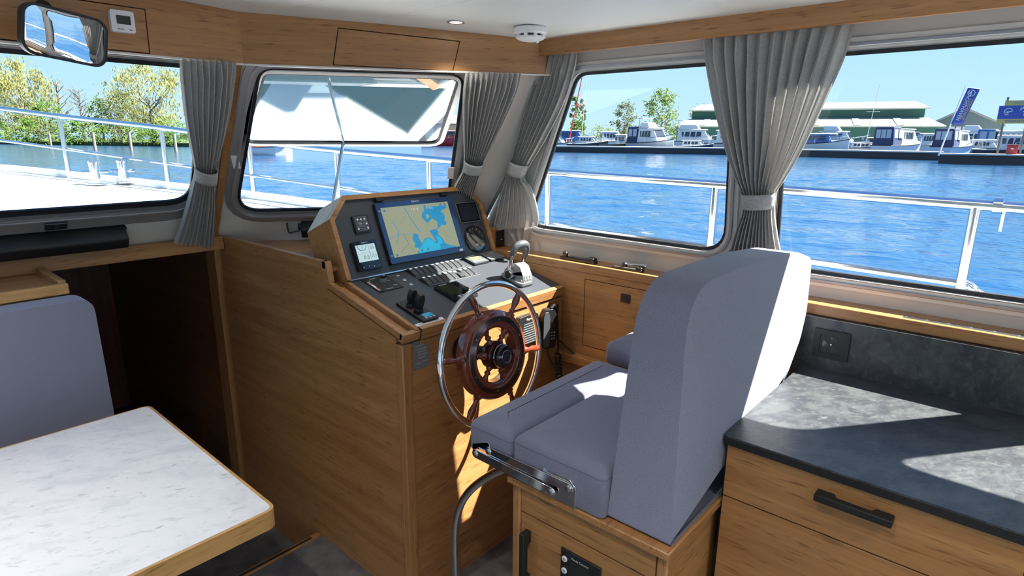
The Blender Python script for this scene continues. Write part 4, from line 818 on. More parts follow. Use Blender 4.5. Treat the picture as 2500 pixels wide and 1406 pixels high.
part('test_button', MB().lathe([(.006, .043), (.005, .048)], FD.at(.022, .012), 12), WHT, sm)
LENS = mat('lit_led_lens', (.9, .9, .85), .4, emit=(1, .93, .80), es=14); LAMPW = 6.0
def downlight(x, y, label, pw=LAMPW):
    d = thing('downlight', label, 'ceiling light', (x, y, zc(x)), 'recessed ceiling downlights'); F = Fr((x, y, zc(x)), (1, 0, 0), (0, -1, 0), (0, 0, -1))
    part('rim', MB().lathe([(.030, 0), (.030, .0025), (.026, .0035), (.021, .002), (.021, 0)], F, 32), STEEL, d); part('lens', MB().lathe([(.021, .0005), (.0205, .002)], F, 28), LENS, d)
    al = bpy.data.lights.new('led', 'AREA'); al.shape = 'DISK'; al.size = .042; al.energy = pw; al.spread = math.radians(105); al.color = (1, .95, .88); ao = bpy.data.objects.new('led', al); COL.objects.link(ao); ao.parent = d; ao.location = (0, 0, -.004)
downlight(1.522, 1.60, 'lit recessed downlight in the ceiling left of the smoke detector', 1.5)
for x, y, l, pw in ((-1.25, 1.6, 'foremost port', 4), (-.1, 1.55, 'foremost centre', 5.5), (-1.25, .4, 'second port', 6), (.3, .3, 'second centre', 5.5), (.75, -.6, 'middle starboard', 5), (-.8, -.9, 'middle port', 6), (.3, -1.6, 'aft centre', 7)): downlight(x, y, l + ' fill downlight added in the ceiling out of the picture', pw)  # unseen lamps added as fill to brighten the cabin
tm = thing('thermostat', 'small white thermostat with a dark display on the oak valance', 'thermostat', (.68, 2.14, 1.89)); FT = FV1.at(.664, 1.921, .0005)
part('case', MB().rrect(.062, .060, .006, FT, 0, .020), WHT, tm, .003); part('display', MB().rrect(.037, .024, .001, FT.at(.002, .004), .020, .0206), mat('grey_lcd', (.035, .04, .035), .15), tm)
for x, w in ((-.008, .016), (.018, .008)): part('print_line', MB().box(x - w / 2, x + w / 2, -.0225, -.0205, .020, .0203, FT), BLK, tm)
mn = V((.228, -.963, -.146)).normalized(); mc = oy(162, 88, 1.95); mu = mn.cross(V((0, 0, 1))).normalized() * -1; mu = V((0, 0, 1)).cross(mn).normalized(); mv = mn.cross(mu)
rl_ = math.radians(-6); mu, mv = mu * math.cos(rl_) + mv * math.sin(rl_), mv * math.cos(rl_) - mu * math.sin(rl_)
FM = Fr(mc, mu, mv, mn); mr = thing('rear_view_mirror', 'wide convex rear-view mirror in a black frame under the valance', 'mirror', mc)
mw, mh = .195, .120
part('shell', MB().prism(rr(mw, mh, .030, 6), FM, -.022, -.002, tap=None), BLK, mr, .006, 3); part('rim', MB().prism(rr(mw + .004, mh + .004, .032, 6), FM, -.012, .004, [rr(mw - .010, mh - .010, .026, 6)]), BLK, mr, .0015)
RC = 1.3
def mg(u, v):
    t = 2 * math.pi * u; P = rr(mw - .009, mh - .009, .026, 6); n_ = len(P); f = u * n_; i = int(f) % n_; q = V(P[i]).lerp(V(P[(i + 1) % n_]), f - int(f)) * max(v, .001); return FM.p(q.x, q.y, -(q.x ** 2 + q.y ** 2) / (2 * RC) + .0045)
part('mirror_glass', MB().grid(mg, 56, 16, True), MIRR, mr, ang=80)
part('stalk', MB().tube([FM.p(0, .02, -.02), FM.p(0, .05, -.06), V((mc.x, 2.128, 1.93))], .008, 10), BLK, mr); part('foot', MB().lathe([(.022, 0), (.022, .006), (.010, .012)], FV1.at(mc.x, 1.93, 0), 20), BLK, mr)
# wiper motor covers
FQ = FRC.at(0, 0, 0)
a = FRC.l(onp(300, 560, *PL_FC)); wm = thing('wiper_cover', 'long black wiper motor cover below the centre windscreen', 'cover', FRC.p(.3, a[1] - .03, 0))
part('box', MB().prism(rpoly([(.0, .0), (.066, .0), (.066, .058), (.0, .070)], [.002, .02, .02, .002], 4), Fr(FRC.p(-.35, .045, 0), -FRC.n * -1, FRC.v, FRC.u), 0, a[0] + .35), BLK, wm, .004, 2)
part('back_plate', MB().box(-.35, a[0] + .004, .035, .125, 0, .004, FRC), BLK, wm); part('screw_cap', MB().lathe([(.006, .0), (.006, .01)], FRC.at(a[0] + .004, .10), 12), BLK, wm)
wl = thing('windscreen_catch', 'small black catch on the frame above the long wiper cover', 'catch', FRC.p(.54, .15, .02)); ca = FRC.l(onp(132, 541, *PL_FC))
part('plate', MB().box(-.032, .032, -.014, .016, .0185, .028, FRC.at(ca[0], ca[1])), BLK, wl, .002); part('loop', MB().prism(rr(.010, .014, .003), FRC.at(ca[0], ca[1]), .028, .030, [rr(.006, .009, .002)]), STEEL, wl); part('plate_edge', MB().box(-.032, .032, .013, .016, .028, .0286, FRC.at(ca[0], ca[1])), SILV, wl)
a = FRS.l(onp(735, 535, *PL_FS)); wm2 = thing('wiper_cover', 'black wiper motor cover with a grey cable, half hidden behind the dashboard', 'cover', FRS.p(a[0] + .1, a[1], 0))
part('box', MB().prism(rpoly([(.0, .0), (.060, .0), (.060, .052), (.0, .058)], [.002, .015, .015, .002], 4), Fr(FRS.p(a[0], .018, 0), FRS.n, FRS.v, FRS.u), 0, .30), BLK, wm2, .004)
part('end_cap', MB().lathe([(.014, 0), (.014, .012), (.01, .015)], Fr(FRS.p(a[0], .055, .02), FRS.n, FRS.v, -FRS.u), 14), BLK, wm2)
part('cable', MB().tube(catm([FRS.p(a[0] + .002, .045, .03), FRS.p(a[0] - .03, .035, .03), FRS.p(a[0] - .055, .02, .02), FRS.p(a[0] - .06, .05, .012), FRS.p(a[0] - .06, .065, .006)], 5), .004, 8), SILVD, wm2)
wm3 = solo('wiper_cover', MB().box(.0, .20, .015, .085, .0, .055, FRS.at(.96, 0)), BLK, 'black wiper motor cover in the corner behind the hanging curtain hem', 'cover', bevel=.006)
# window fittings lying on the ledge
w1_ = thing('window_stay', 'long black window stay lying on the ledge behind the throttle', 'fitting', (1.99, 1.40, 1.108))
part('bar', MB().box(1.972, 2.0, 1.30, 1.47, 1.1085, 1.121), BLK, w1_, .002); part('slide', MB().box(1.979, 1.993, 1.34, 1.43, 1.121, 1.126), SILVD, w1_, .001); part('end_foot', MB().box(1.972, 2.004, 1.305, 1.34, 1.121, 1.131), BLK, w1_, .003); part('knob', MB().lathe([(.010, 1.121), (.012, 1.136), (.008, 1.142)], Fr((1.985, 1.45, 0), (1, 0, 0), (0, 1, 0)), 16), BLK, w1_)
w2_ = thing('window_latch', 'black window latch with a silver lever lying on the ledge', 'fitting', (1.98, 1.16, 1.108))
part('bar', MB().box(1.966, 1.990, 1.085, 1.215, 1.1085, 1.118), BLK, w2_, .002); part('slide', MB().box(1.967, 1.975, 1.11, 1.205, 1.118, 1.1195), SILV, w2_); part('end_foot', MB().box(1.966, 1.994, 1.085, 1.108, 1.118, 1.127), BLK, w2_, .003); part('knob', MB().lathe([(.010, 1.118), (.011, 1.132), (.007, 1.137)], Fr((1.98, 1.165, 0), (1, 0, 0), (0, 1, 0)), 16), BLK, w2_); part('lever', MB().tube([(1.982, 1.16, 1.131), (1.99, 1.085, 1.133)], .004, 8), CHROME, w2_); part('lever_ball', MB().ball((1.99, 1.082, 1.133), .007, 12), CHROME, w2_)
# ================================================================ OUTSIDE: THE BOAT'S OWN DECK
STN = [(-4, 2.5), (1.5, 2.5), (3, 2.36), (4.2, 2.03), (5.2, 1.6), (6.2, 1.08), (6.9, .55), (7.15, .15)]
def bx_(y):
    for (y0, x0), (y1, x1) in zip(STN, STN[1:]):
        if y <= y1: return x0 + (x1 - x0) * max(0, (y - y0)) / (y1 - y0)
    return .15
def dz(y): return 1.0 + .015 * max(0, y) + .0052 * max(0, y) ** 2
XC = .15
def deck(y0, y1, sa, sb):
    def fn(u, v):
        y = y0 + (y1 - y0) * v; h = max(bx_(y) - XC + .03, .02); a, b = [max(-h, min(h, q)) for q in (sa, sb)]; x = a + (b - a) * u; return (XC + x, y, dz(y) + .035 * (1 - (x / h) ** 2))
    return fn
dk = MB().grid(deck(2.45, 4.55, 1.15, 9), 10, 14).grid(deck(2.45, 4.55, -9, -1.1), 10, 14).grid(deck(4.55, 7.13, -9, 9), 24, 18); struct('foredeck', dk, DECKW, 'sunlit white foredeck seen through the windscreens', 'deck', ang=60)
tk_ = MB().prism(rpoly([(-1.05, 2.75), (1.35, 2.75), (1.25, 4.6), (.75, 5.6), (-.45, 5.6), (-.95, 4.6)], .25), XYZ, 1.155, 1.215); struct('coach_roof', tk_, DECKW, 'low white raised coach roof in front of the windscreen', 'deck', bevel=.04)
for s in (1, -1):
    e_ = MB(); P = [(XC + s * (bx_(y) - XC + .04), y, dz(y)) for y in [-4 + .31 * i for i in range(37)]]
    for a, b in zip(P, P[1:]): e_.hexa([(a[0], a[1], -.25), (a[0] - s * .05, a[1], -.25), (b[0] - s * .05, b[1], -.25), (b[0], b[1], -.25)], [(a[0], a[1], a[2] + .05), (a[0] - s * .05, a[1], a[2] + .05), (b[0] - s * .05, b[1], b[2] + .05), (b[0], b[1], b[2] + .05)])
    struct('hull_side', e_, DECKW, ('white starboard' if s > 0 else 'white port') + ' hull side and toe rail below the guard rail', 'hull', smooth=False)
    x0, x1 = (2.06, 2.52) if s > 0 else (-2.22, -1.8); struct('side_deck', MB().box(x0, x1, -4, 2.6, .93, .97), DECKW, ('starboard' if s > 0 else 'port') + ' side deck outside the cabin windows', 'deck')
struct('aft_bounce_deck', MB().box(-2.2, 2.5, -5.2, -2.26, .25, .3), DECKW, 'unseen aft cockpit deck added to bounce sunlight into the cabin', 'deck')  # unseen white deck added to bounce sunlight in through the aft glazing
gr_ = thing('guard_rail', 'polished stainless guard rail running round the foredeck and side deck', 'railing', (2.5, 1, 1.0))
TOPR = [V(p) for p in ((.15, 7.12, 1.885), (.6, 6.82, 1.86), (1.022, 6.277, 1.791), (1.283, 5.809, 1.735), (1.72, 4.921, 1.646), (2.006, 4.257, 1.565), (2.227, 3.483, 1.508), (2.402, 2.553, 1.464), (2.456, 1.968, 1.43), (2.5, 1.003, 1.409), (2.5, .041, 1.392), (2.5, -1.5, 1.375), (2.5, -3.8, 1.37))]
MIDR = [V(p) for p in ((.15, 7.12, 1.62), (.6, 6.82, 1.60), (.99, 6.32, 1.547), (1.276, 5.822, 1.489), (1.703, 4.961, 1.395), (1.981, 4.314, 1.332), (2.298, 3.226, 1.251), (2.402, 2.6, 1.20), (2.457, 1.962, 1.161), (2.5, 1.05, 1.142), (2.5, .646, 1.137), (2.5, .165, 1.128))]
part('top_rail', MB().tube(catm(TOPR, 6), .0185, 14), STEEL, gr_); part('lower_rail', MB().tube(catm(MIDR, 6), .0125, 10), STEEL, gr_); part('lower_rail', MB().tube([(2.5, -.75, 1.11), (2.5, -3.8, 1.10)], .0125, 10), STEEL, gr_)
for x, y, z in ((.72, 6.68, 1.84), (1.29, 5.79, 1.733), (1.71, 4.945, 1.648), (2.017, 4.23, 1.562), (2.228, 3.48, 1.508), (2.383, 2.755, 1.473), (2.46, 1.92, 1.428), (2.5, 1.052, 1.41), (2.5, .162, 1.394), (2.5, -.75, 1.383), (2.5, -1.7, 1.376), (2.5, -2.8, 1.37)):
    part('post', MB().tube([(x, y, dz(y) - .02), (x, y, z)], .0165, 12), STEEL, gr_)
cl_ = ox(2437, 502, 2.5); part('rail_clamp', MB().lathe([(.026, -.012), (.026, .012)], Fr(cl_, (1, 0, 0), (0, 0, 1), (0, -1, 0)), 18), STEEL, gr_); cq = ox(2452, 512, 2.5); part('hanging_pin', MB().tube([cq, (cq.x, cq.y, cq.z - .07)], .006, 8), STEEL, gr_)
chn = thing('gate_chain', 'stainless chain hooked to the rail post at the side gate', 'chain', (2.5, -.1, 1.08))
for i in range(22):
    t = i / 21; c = V((2.5, .14 - .86 * t, 1.125 - .16 * math.sin(math.pi * t) - .01 * t)); u = V((0, -1, -.16 * math.pi * math.cos(math.pi * t) / .86)).normalized(); w = V((1, 0, 0)) if i % 2 else V((1, 0, 0)).cross(u); k = 2.0 if i == 1 else 1
    part('link', MB().tube([c + u * .026 * k * math.cos(g) + w * .011 * k * math.sin(g) for g in [2 * math.pi * j / 12 for j in range(12)]], .0035, 6, True), STEEL, chn)
for i, (px, x, y) in enumerate(((240, 1.33, 5.25), (300, 1.52, 5.28))):
    zb = dz(y) + .02; o = thing('bollard', ('left', 'right')[i] + ' of the two polished bollards on the foredeck', 'bollard', (x, y, zb), 'foredeck bollards'); F = Fr((x, y, zb), (1, 0, 0), (0, 1, 0))
    part('column', MB().lathe([(.042, 0), (.034, .004), (.034, .15), (.038, .155), (.038, .165), (.034, .168)], F, 24), CHROME, o); part('cross_pin', MB().tube([F.p(-.075, .03, .09), F.p(.075, -.03, .09)], .011, 10), CHROME, o); part('foot', MB().lathe([(.07, 0), (.07, .006), (.05, .01)], F, 24), CHROME, o)
# ================================================================ WATER AND FAR SHORES
WZL = -.2
wm_ = bpy.data.materials.new('rippled_water'); wm_.use_nodes = True; nt = wm_.node_tree; p = nt.nodes['Principled BSDF']; N = nt.nodes.new; L = nt.links.new
p.inputs['Base Color'].default_value = (.012, .050, .125, 1); p.inputs['Roughness'].default_value = .12; p.inputs['IOR'].default_value = 1.33; p.inputs['Specular IOR Level'].default_value = .5
tc = N('ShaderNodeTexCoord'); hts = []
for sc__, rot, det, amt, sx in ((1.5, .5, 3, 1.0, (1, .42, 1)), (4.3, .9, 2, .35, (1, .5, 1)), (.35, .3, 1, 1.4, (1, .6, 1))):
    mpn = N('ShaderNodeMapping'); mpn.inputs['Rotation'].default_value = (0, 0, rot); mpn.inputs['Scale'].default_value = sx; L(tc.outputs['Object'], mpn.inputs[0]); nz = N('ShaderNodeTexNoise'); nz.inputs['Scale'].default_value = sc__; nz.inputs['Detail'].default_value = det; L(mpn.outputs[0], nz.inputs['Vector'])
    mm = N('ShaderNodeMath'); mm.operation = 'MULTIPLY'; mm.inputs[1].default_value = amt; L(nz.outputs[0], mm.inputs[0]); hts.append(mm)
a1 = N('ShaderNodeMath'); L(hts[0].outputs[0], a1.inputs[0]); L(hts[1].outputs[0], a1.inputs[1]); a2 = N('ShaderNodeMath'); L(a1.outputs[0], a2.inputs[0]); L(hts[2].outputs[0], a2.inputs[1])
bpn = N('ShaderNodeBump'); bpn.inputs['Strength'].default_value = 1; bpn.inputs['Distance'].default_value = .10; L(a2.outputs[0], bpn.inputs['Height']); L(bpn.outputs[0], p.inputs['Normal'])
from mathutils import noise as mn_
def wave(x, y):
    f = min(1, (x - 2.6) / 1.0, (44 - x) / 10, (y + 16) / 6, (46 - y) / 10)
    if f <= 0: return 0
    a, b = .78 * x + .62 * y, .78 * y - .62 * x
    return f * (.075 * mn_.noise(V((a * 1.05, b * .50, 1.7))) + .040 * mn_.noise(V((a * 2.3 + 5, b * 1.2, 7.1))) + .018 * mn_.noise(V((a * 5.1, b * 2.9, 3.3))))
GX, GY, GS = 206, 310, .2; wb = MB(); X0, Y0 = 2.6, -16; X1, Y1 = X0 + GX * GS, Y0 + GY * GS
wb.grid(lambda u, v: (X0 + u * (X1 - X0), Y0 + v * (Y1 - Y0), WZL + wave(X0 + u * (X1 - X0), Y0 + v * (Y1 - Y0))), GX, GY)
for xa, xb, ya, yb in ((-900, X0, -900, 900), (X1, 900, -900, 900), (X0, X1, -900, Y0), (X0, X1, Y1, 900)): wb.add([(xa, ya, WZL), (xb, ya, WZL), (xb, yb, WZL), (xa, yb, WZL)], [(0, 1, 2, 3)])
wo = part('water', wb, wm_, None, ang=80); wo.location = (0, 0, WZL); wo.data.transform(M.Translation(BASE[wo] - V((0, 0, WZL)))); tag(wo, 'wind-rippled blue harbour water', 'water', None, 'stuff')
def hd(px):  # horizontal direction through a column of the photograph
    v = ray(px, 340); return V((v.x, v.y, 0)).normalized()
def far(px, D, z=WZL): d = hd(px); return V((d.x * D, d.y * D, z))
def zat(px, py, D): v = ray(px, py); return 1.6 + D * v.z / math.hypot(v.x, v.y)
def mpp(px, D):  # metres per pixel across the view at distance D
    return (far(px + .5, D) - far(px - .5, D)).length
GRASS = mat('bank_grass', (.055, .095, .022), .9, vary=(.4, (.035, .06, .015), .3, .7)); CONC = mat('weathered_concrete', (.40, .40, .39), .8); DPIL = mat('dark_piling', (.03, .032, .038), .7); POSTM = mat('grey_weathered_timber', (.20, .17, .14), .9)
SD = lambda px: 142 - 32 * px / 440
bk_ = [far(px, SD(px)) for px in (-160, 0, 150, 300, 460)]; bb = [far(px, SD(px) + 90) for px in (460, 300, 150, 0, -160)]
struct('river_bank', MB().prism([(v.x, v.y) for v in bk_ + bb], XYZ, WZL - .2, .35), GRASS, 'low grassy bank below the trees across the water', 'bank')
fp = [far(px, 330) for px in (440, 700, 1000, 1320)] + [far(px, 400) for px in (1320, 1000, 700, 440)]
struct('far_shore', MB().prism([(v.x, v.y) for v in fp], XYZ, WZL - .2, 2.2), GRASS, 'thin distant green shore behind the open pane', 'bank')
LEAF = {}
def leafmat(n, c): 
    LEAF[n] = mat('leaves_' + n, c, .7, spec=.2, vary=(.9, tuple(k * .55 for k in c), .3, .65), trans=.3); return LEAF[n]
leafmat('yellow', (.30, .29, .09)); leafmat('green', (.085, .17, .025)); leafmat('lime', (.14, .21, .035)); leafmat('olive', (.11, .13, .042)); leafmat('dusty', (.14, .125, .07)); BARK = mat('grey_bark', (.12, .10, .085), .9)
def tree(name, label, base, h, w, leaf, seed, style='round', n=1500, group=None):
    rnd = random.Random(seed); t = thing(name, label, 'bush' if style == 'bush' else 'tree', base, group); b = V(base)
    if style != 'bush':
        tr = MB(); hh = h * (.55 if style != 'bare' else .95); path = [b + V((rnd.uniform(-.03, .03) * h * k, rnd.uniform(-.03, .03) * h * k, hh * k)) for k in (0, .25, .5, .75, 1)]; r0 = h * .022
        tr.tube(path, [r0, r0 * .8, r0 * .6, r0 * .4, r0 * .15], 6)
        part('trunk', tr, BARK, t); br = MB()
        for i in range(30 if style == 'bare' else 11):
            f = rnd.uniform(.3, .98); s = b + V((0, 0, hh * f)); a = rnd.uniform(0, 6.28); l = w * .5 * rnd.uniform(.5, 1) * (1.2 - .7 * f); up_ = rnd.uniform(.5, 1.1); q = s + V((math.cos(a) * l * .5, math.sin(a) * l * .5, l * up_ * .45)); e_ = s + V((math.cos(a) * l, math.sin(a) * l, l * up_)); br.tube([s, q, e_], [r0 * .35, r0 * .22, r0 * .08], 5)
            for j in range(5 if style == 'bare' else 2):
                a2_ = a + rnd.uniform(-1, 1); s2 = q.lerp(e_, rnd.random()); br.tube([s2, s2 + V((math.cos(a2_) * l * .4, math.sin(a2_) * l * .4, l * .4 * rnd.uniform(.4, 1.2)))], [r0 * .12, r0 * .05], 4)
        part('branches', br, BARK, t)
    if style == 'bare': n = n // 4
    lf = MB(); cl = []
    for i in range(46):
        a = rnd.uniform(0, 6.28); zz = rnd.random(); 
        if style == 'poplar': rr_ = w / 2 * math.sin(math.pi * (zz * .9 + .08)) * rnd.random() ** .5; z_ = h * (.08 + .9 * zz)
        elif style == 'bush': rr_ = w / 2 * math.sqrt(max(0, 1 - zz * zz)) * rnd.random() ** .4; z_ = h * (.05 + .85 * zz)
        else: zz = rnd.uniform(-1, 1); rr_ = w / 2 * .86 * math.sqrt(max(0, 1 - zz * zz)) * rnd.random() ** .35; z_ = h * (.60 + .36 * zz)
        cl.append((b + V((rr_ * math.cos(a), rr_ * math.sin(a), z_)), rnd.uniform(.7, 1.2)))
    sz = {'bush': .030, 'willow': .0085, 'round': .016}.get(style, .018) * h
    for i in range(n):
        c, k = cl[rnd.randrange(len(cl))]; R = w * .13 * k * (1.5 if style == 'bare' else 1); o = V((rnd.gauss(0, .55), rnd.gauss(0, .55), rnd.gauss(0, .5))) * R; q = c + o
        if style == 'willow': q.z -= abs(rnd.gauss(0, .05 * h))
        if q.z < b.z: q.z = b.z + rnd.random() * .4
        u = V((rnd.gauss(0, 1), rnd.gauss(0, 1), rnd.gauss(0, 1))).normalized(); w_ = u.orthogonal().normalized(); s_ = sz * rnd.uniform(.6, 1.3) * (.45 if style == 'bare' else 1)
        if style == 'willow': u = V((u.x * .7, u.y * .7, -1.5))
        lf.add([q - u * s_ - w_ * s_ * .6, q + u * s_ - w_ * s_ * .6, q + u * s_ + w_ * s_ * .6, q - u * s_ + w_ * s_ * .6], [(0, 1, 2, 3)])
    part('foliage', lf, LEAF[leaf], t, smooth=False, kind='stuff'); return t
TL_ = [(70, 146, 190, 'yellow', 'willow', 'tall pale yellow willow at the left edge of the windscreen view', 5000, 22), (158, 188, 75, 'dusty', 'bare', 'bare grey tree left of the gap in the far trees', 900, 36), (208, 214, 80, 'dusty', 'bare', 'lower bare tree near the gap in the far trees', 900, 32), (375, 146, 200, 'yellow', 'willow', 'tall pale yellow willow seen just left of the first curtain', 5200, 24),
       (300, 222, 110, 'olive', 'round', 'brownish green tree in front of the right-hand willow', 1500, 9), (18, 232, 110, 'olive', 'round', 'olive tree under the left-hand willow', 1500, 8), (128, 246, 100, 'green', 'round', 'green tree below the bare tree', 1500, 9), (254, 236, 66, 'green', 'round', 'fresh green tree right of the gap in the far trees', 1300, 18)]
for i, (px, py, wp_, lf, st, lab, n, dd) in enumerate(TL_):
    D = SD(px) + dd; h = zat(px, py, D) - .3; tree('bank_tree', lab, far(px, D, .3), h, mpp(px, D) * wp_, lf, 20 + i, st, n, 'trees on the far bank')
for i, px in enumerate(range(6, 450, 36)):
    D = SD(px) + .6; tp_ = 292 + 10 * math.sin(i * 2.1); tree('bank_bush', '%s green bush from the left in the low hedge on the far bank' % ('first second third fourth fifth sixth seventh eighth ninth tenth eleventh twelfth thirteenth fourteenth fifteenth'.split()[i]), far(px, D, -.1), zat(px, tp_, D) + .1, mpp(px, D) * 72, ('green', 'lime', 'green', 'olive', 'lime')[i % 5], 50 + i, 'bush', 650, 'bushes along the far bank')
for i, (px, yb, yt) in enumerate(((125, 356, 326), (233, 366, 323), (321, 367, 323), (430, 370, 328))):
    b = oz(px, yb, WZL); D = math.hypot(b.x, b.y); solo('mooring_post', MB().tube([(b.x, b.y, WZL - .5), (b.x, b.y, zat(px, yt, D))], .16, 10), POSTM, ('first', 'second', 'third', 'fourth')[i] + ' weathered mooring post from the left before the far bank', 'post', 'mooring posts before the far bank')
# ================================================================ HARBOUR TO STARBOARD
q1, q2_, q3 = oz(1250, 370, WZL), oz(1775, 378, WZL), oz(2300, 392, WZL); q4, q5 = oz(2290, 399, WZL), oz(2720, 409, WZL)
def quay(name, lab, pts, ztop, wd):
    t = thing(name, lab, 'quay', pts[0]); F = [V((p.x, p.y)) for p in pts]; B = [f + f.normalized() * wd for f in F]; 
    part('facing', MB().prism([tuple(p) for p in F] + [tuple(p) for p in reversed(B)], XYZ, WZL - .3, ztop - .12), DPIL, t); part('deck', MB().prism([tuple(p) for p in [f - f.normalized() * .15 for f in F]] + [tuple(p) for p in reversed(B)], XYZ, ztop - .12, ztop), CONC, t); return t
D2 = math.hypot(q2_.x, q2_.y); QZ = zat(1775, 361, D2); quay('quay', 'long dark-faced quay before the moored boats', [q1, q2_, q3], QZ, 3.0); D4 = math.hypot(q4.x, q4.y); quay('jetty', 'nearer dark-faced jetty below the blue sign', [q4, q5], zat(2400, 376, D4), 2.5)
gp_ = [far(px, D) for px, D in ((1240, 104), (1700, 100), (2250, 98), (2800, 96), (2800, 260), (2250, 260), (1700, 260), (1240, 260))]; struct('harbour_ground', MB().prism([(v.x, v.y) for v in gp_], XYZ, WZL - .3, .5), CONC, 'pale harbour yard behind the moored boats', 'ground')
BW = mat('gelcoat_white', (.58, .59, .60), .3); BN = mat('navy_canvas', (.02, .035, .10), .8); BB = mat('pale_blue_hull', (.35, .48, .62), .35); BG = mat('green_hull', (.10, .14, .10), .4); BD = mat('dark_hull', (.025, .03, .045), .3); BWIN = mat('tinted_boat_window', (.02, .03, .05), .08); BR = mat('red_paint', (.45, .03, .03), .4); BBR = mat('brown_varnished_deckhouse', (.16, .06, .03), .4); BBL = mat('blue_cover_canvas', (.05, .13, .35), .8)
mat('clear_canvas_window', (.30, .36, .44), .15)
def boat(label, px, D, Lm, head, hull=BW, cabin=BW, canvas=None, fly=False, ch=1.2, arch=False, cab=(.28, .78), fb=1.0, name='motor_boat'):
    # head: degrees the bow is turned from pointing right across the view towards the viewer
    o = far(px, D); d = hd(px); rt = V((d.y, -d.x, 0)); a = math.radians(head); bow = rt * math.cos(a) - d * math.sin(a); side = V((-bow.y, bow.x, 0)); F = Fr(o, bow, side, V((0, 0, 1))); t = thing(name, label, 'boat', o, 'boats moored in the harbour'); bm = Lm * .17
    ST = [(-.5, .86, .92), (-.3, .97, .9), (0, 1, .95), (.25, .86, 1.05), (.4, .5, 1.17), (.5, .02, 1.3)]
    h_ = MB(); rows = []
    for s, w, z in ST: rows.append([F.p(s * Lm, bm * w * k, zz) for k, zz in ((-.6, -.1), (-1, fb * z), (1, fb * z), (.6, -.1))])
    for r in rows: h_.v += r
    for i in range(len(rows) - 1):
        for j in range(4): h_.f.append((i * 4 + j, i * 4 + (j + 1) % 4, i * 4 + 4 + (j + 1) % 4, i * 4 + 4 + j))
    h_.f.append((0, 1, 2, 3)); h_.f.append((23, 22, 21, 20)); part('hull', h_, hull, t, smooth=False)
    rb = MB(); pts_ = [F.p(s * Lm, bm * w * 1.02, fb * z) for s, w, z in ST] + [F.p(s * Lm, -bm * w * 1.02, fb * z) for s, w, z in reversed(ST)]; rb.tube(pts_, .05, 5, True); part('rubbing_strake', rb, BD if hull is not BD else BW, t)
    x0, x1 = (cab[0] - .5) * Lm, (cab[1] - .5) * Lm; z0 = fb * .9; z1 = z0 + ch; w = bm * .8
    def trunk(x0, x1, z0, z1, w, sl0, sl1): return MB().hexa([F.p(x0, -w, z0), F.p(x1, -w * .9, z0), F.p(x1, w * .9, z0), F.p(x0, w, z0)], [F.p(x0 + sl0, -w * .86, z1), F.p(x1 - sl1, -w * .76, z1), F.p(x1 - sl1, w * .76, z1), F.p(x0 + sl0, w * .86, z1)])
    part('deckhouse', trunk(x0, x1, z0, z1, w, .1, ch * .7), cabin, t, .06)
    part('deckhouse_roof', trunk(x0 - .15, x1 - ch * .5, z1, z1 + .1, w * .92, .05, .1), BW, t, .03)
    for sgn in (-1, 1):
        nwin = 4
        for k in range(nwin):
            xa = x0 + .25 + (x1 - x0 - ch * .8 - .3) * k / nwin; xb = xa + (x1 - x0 - ch * .8 - .3) / nwin * .82; fy = lambda z: w * (.97 - .13 * (z - z0) / ch) + .01
            za, zb = z0 + ch * .42, z0 + ch * .84; part('side_window', MB().hexa([F.p(xa, sgn * fy(za), za), F.p(xb, sgn * fy(za), za), F.p(xb, sgn * (fy(za) - .04), za), F.p(xa, sgn * (fy(za) - .04), za)], [F.p(xa + .08, sgn * fy(zb), zb), F.p(xb, sgn * fy(zb), zb), F.p(xb, sgn * (fy(zb) - .04), zb), F.p(xa + .08, sgn * (fy(zb) - .04), zb)]), BWIN, t, smooth=False)
    xf = lambda z: x1 - ch * .7 * (z - z0) / ch + .02; za, zb = z0 + ch * .4, z0 + ch * .88; wq_ = w * .72; part('windscreen', MB().hexa([F.p(xf(za), -wq_, za), F.p(xf(za), wq_, za), F.p(xf(za) - .06, wq_, za), F.p(xf(za) - .06, -wq_, za)], [F.p(xf(zb), -wq_ * .93, zb), F.p(xf(zb), wq_ * .93, zb), F.p(xf(zb) - .06, wq_ * .93, zb), F.p(xf(zb) - .06, -wq_ * .93, zb)]), BWIN, t, smooth=False)
    part('aft_window', MB().box(-.03, .03, -w * .7, w * .7, z0 + ch * .45, z0 + ch * .85, Fr(F.p(x0 + .04, 0, 0), F.u, F.v, F.n)), BWIN, t)
    if canvas:
        cz0, cz1, cw_ = fb * .85, z1 + .25, bm * .88; part('canopy', trunk(-.47 * Lm, x0 - .05, cz0, cz1, cw_, .0, .1), canvas, t, .1)
        cy = lambda z: cw_ * (.985 - .14 * (z - cz0) / (cz1 - cz0)) + .015; za, zb = cz0 + (cz1 - cz0) * .42, cz0 + (cz1 - cz0) * .86; CWN = MATS['clear_canvas_window']
        for k in range(3): part('canopy_window', MB().box(-.47 * Lm - .03, -.47 * Lm + .02, cw_ * (-.72 + .49 * k), cw_ * (-.30 + .49 * k), za, zb, F), CWN, t)
        for sg in (-1, 1):
            for k in range(2):
                xa = -.45 * Lm + (x0 + .45 * Lm) * .5 * k + .1; xb = xa + (x0 + .45 * Lm) * .38; part('canopy_window', MB().hexa([F.p(xa, sg * cy(za), za), F.p(xb, sg * cy(za), za), F.p(xb, sg * (cy(za) - .05), za), F.p(xa, sg * (cy(za) - .05), za)], [F.p(xa, sg * cy(zb), zb), F.p(xb, sg * cy(zb), zb), F.p(xb, sg * (cy(zb) - .05), zb), F.p(xa, sg * (cy(zb) - .05), zb)]), CWN, t, smooth=False)
    if fly: part('flybridge', trunk(x0 + .3, x1 - ch * 1.1, z1 + .1, z1 + .75, w * .8, .0, .5), BW, t, .05)
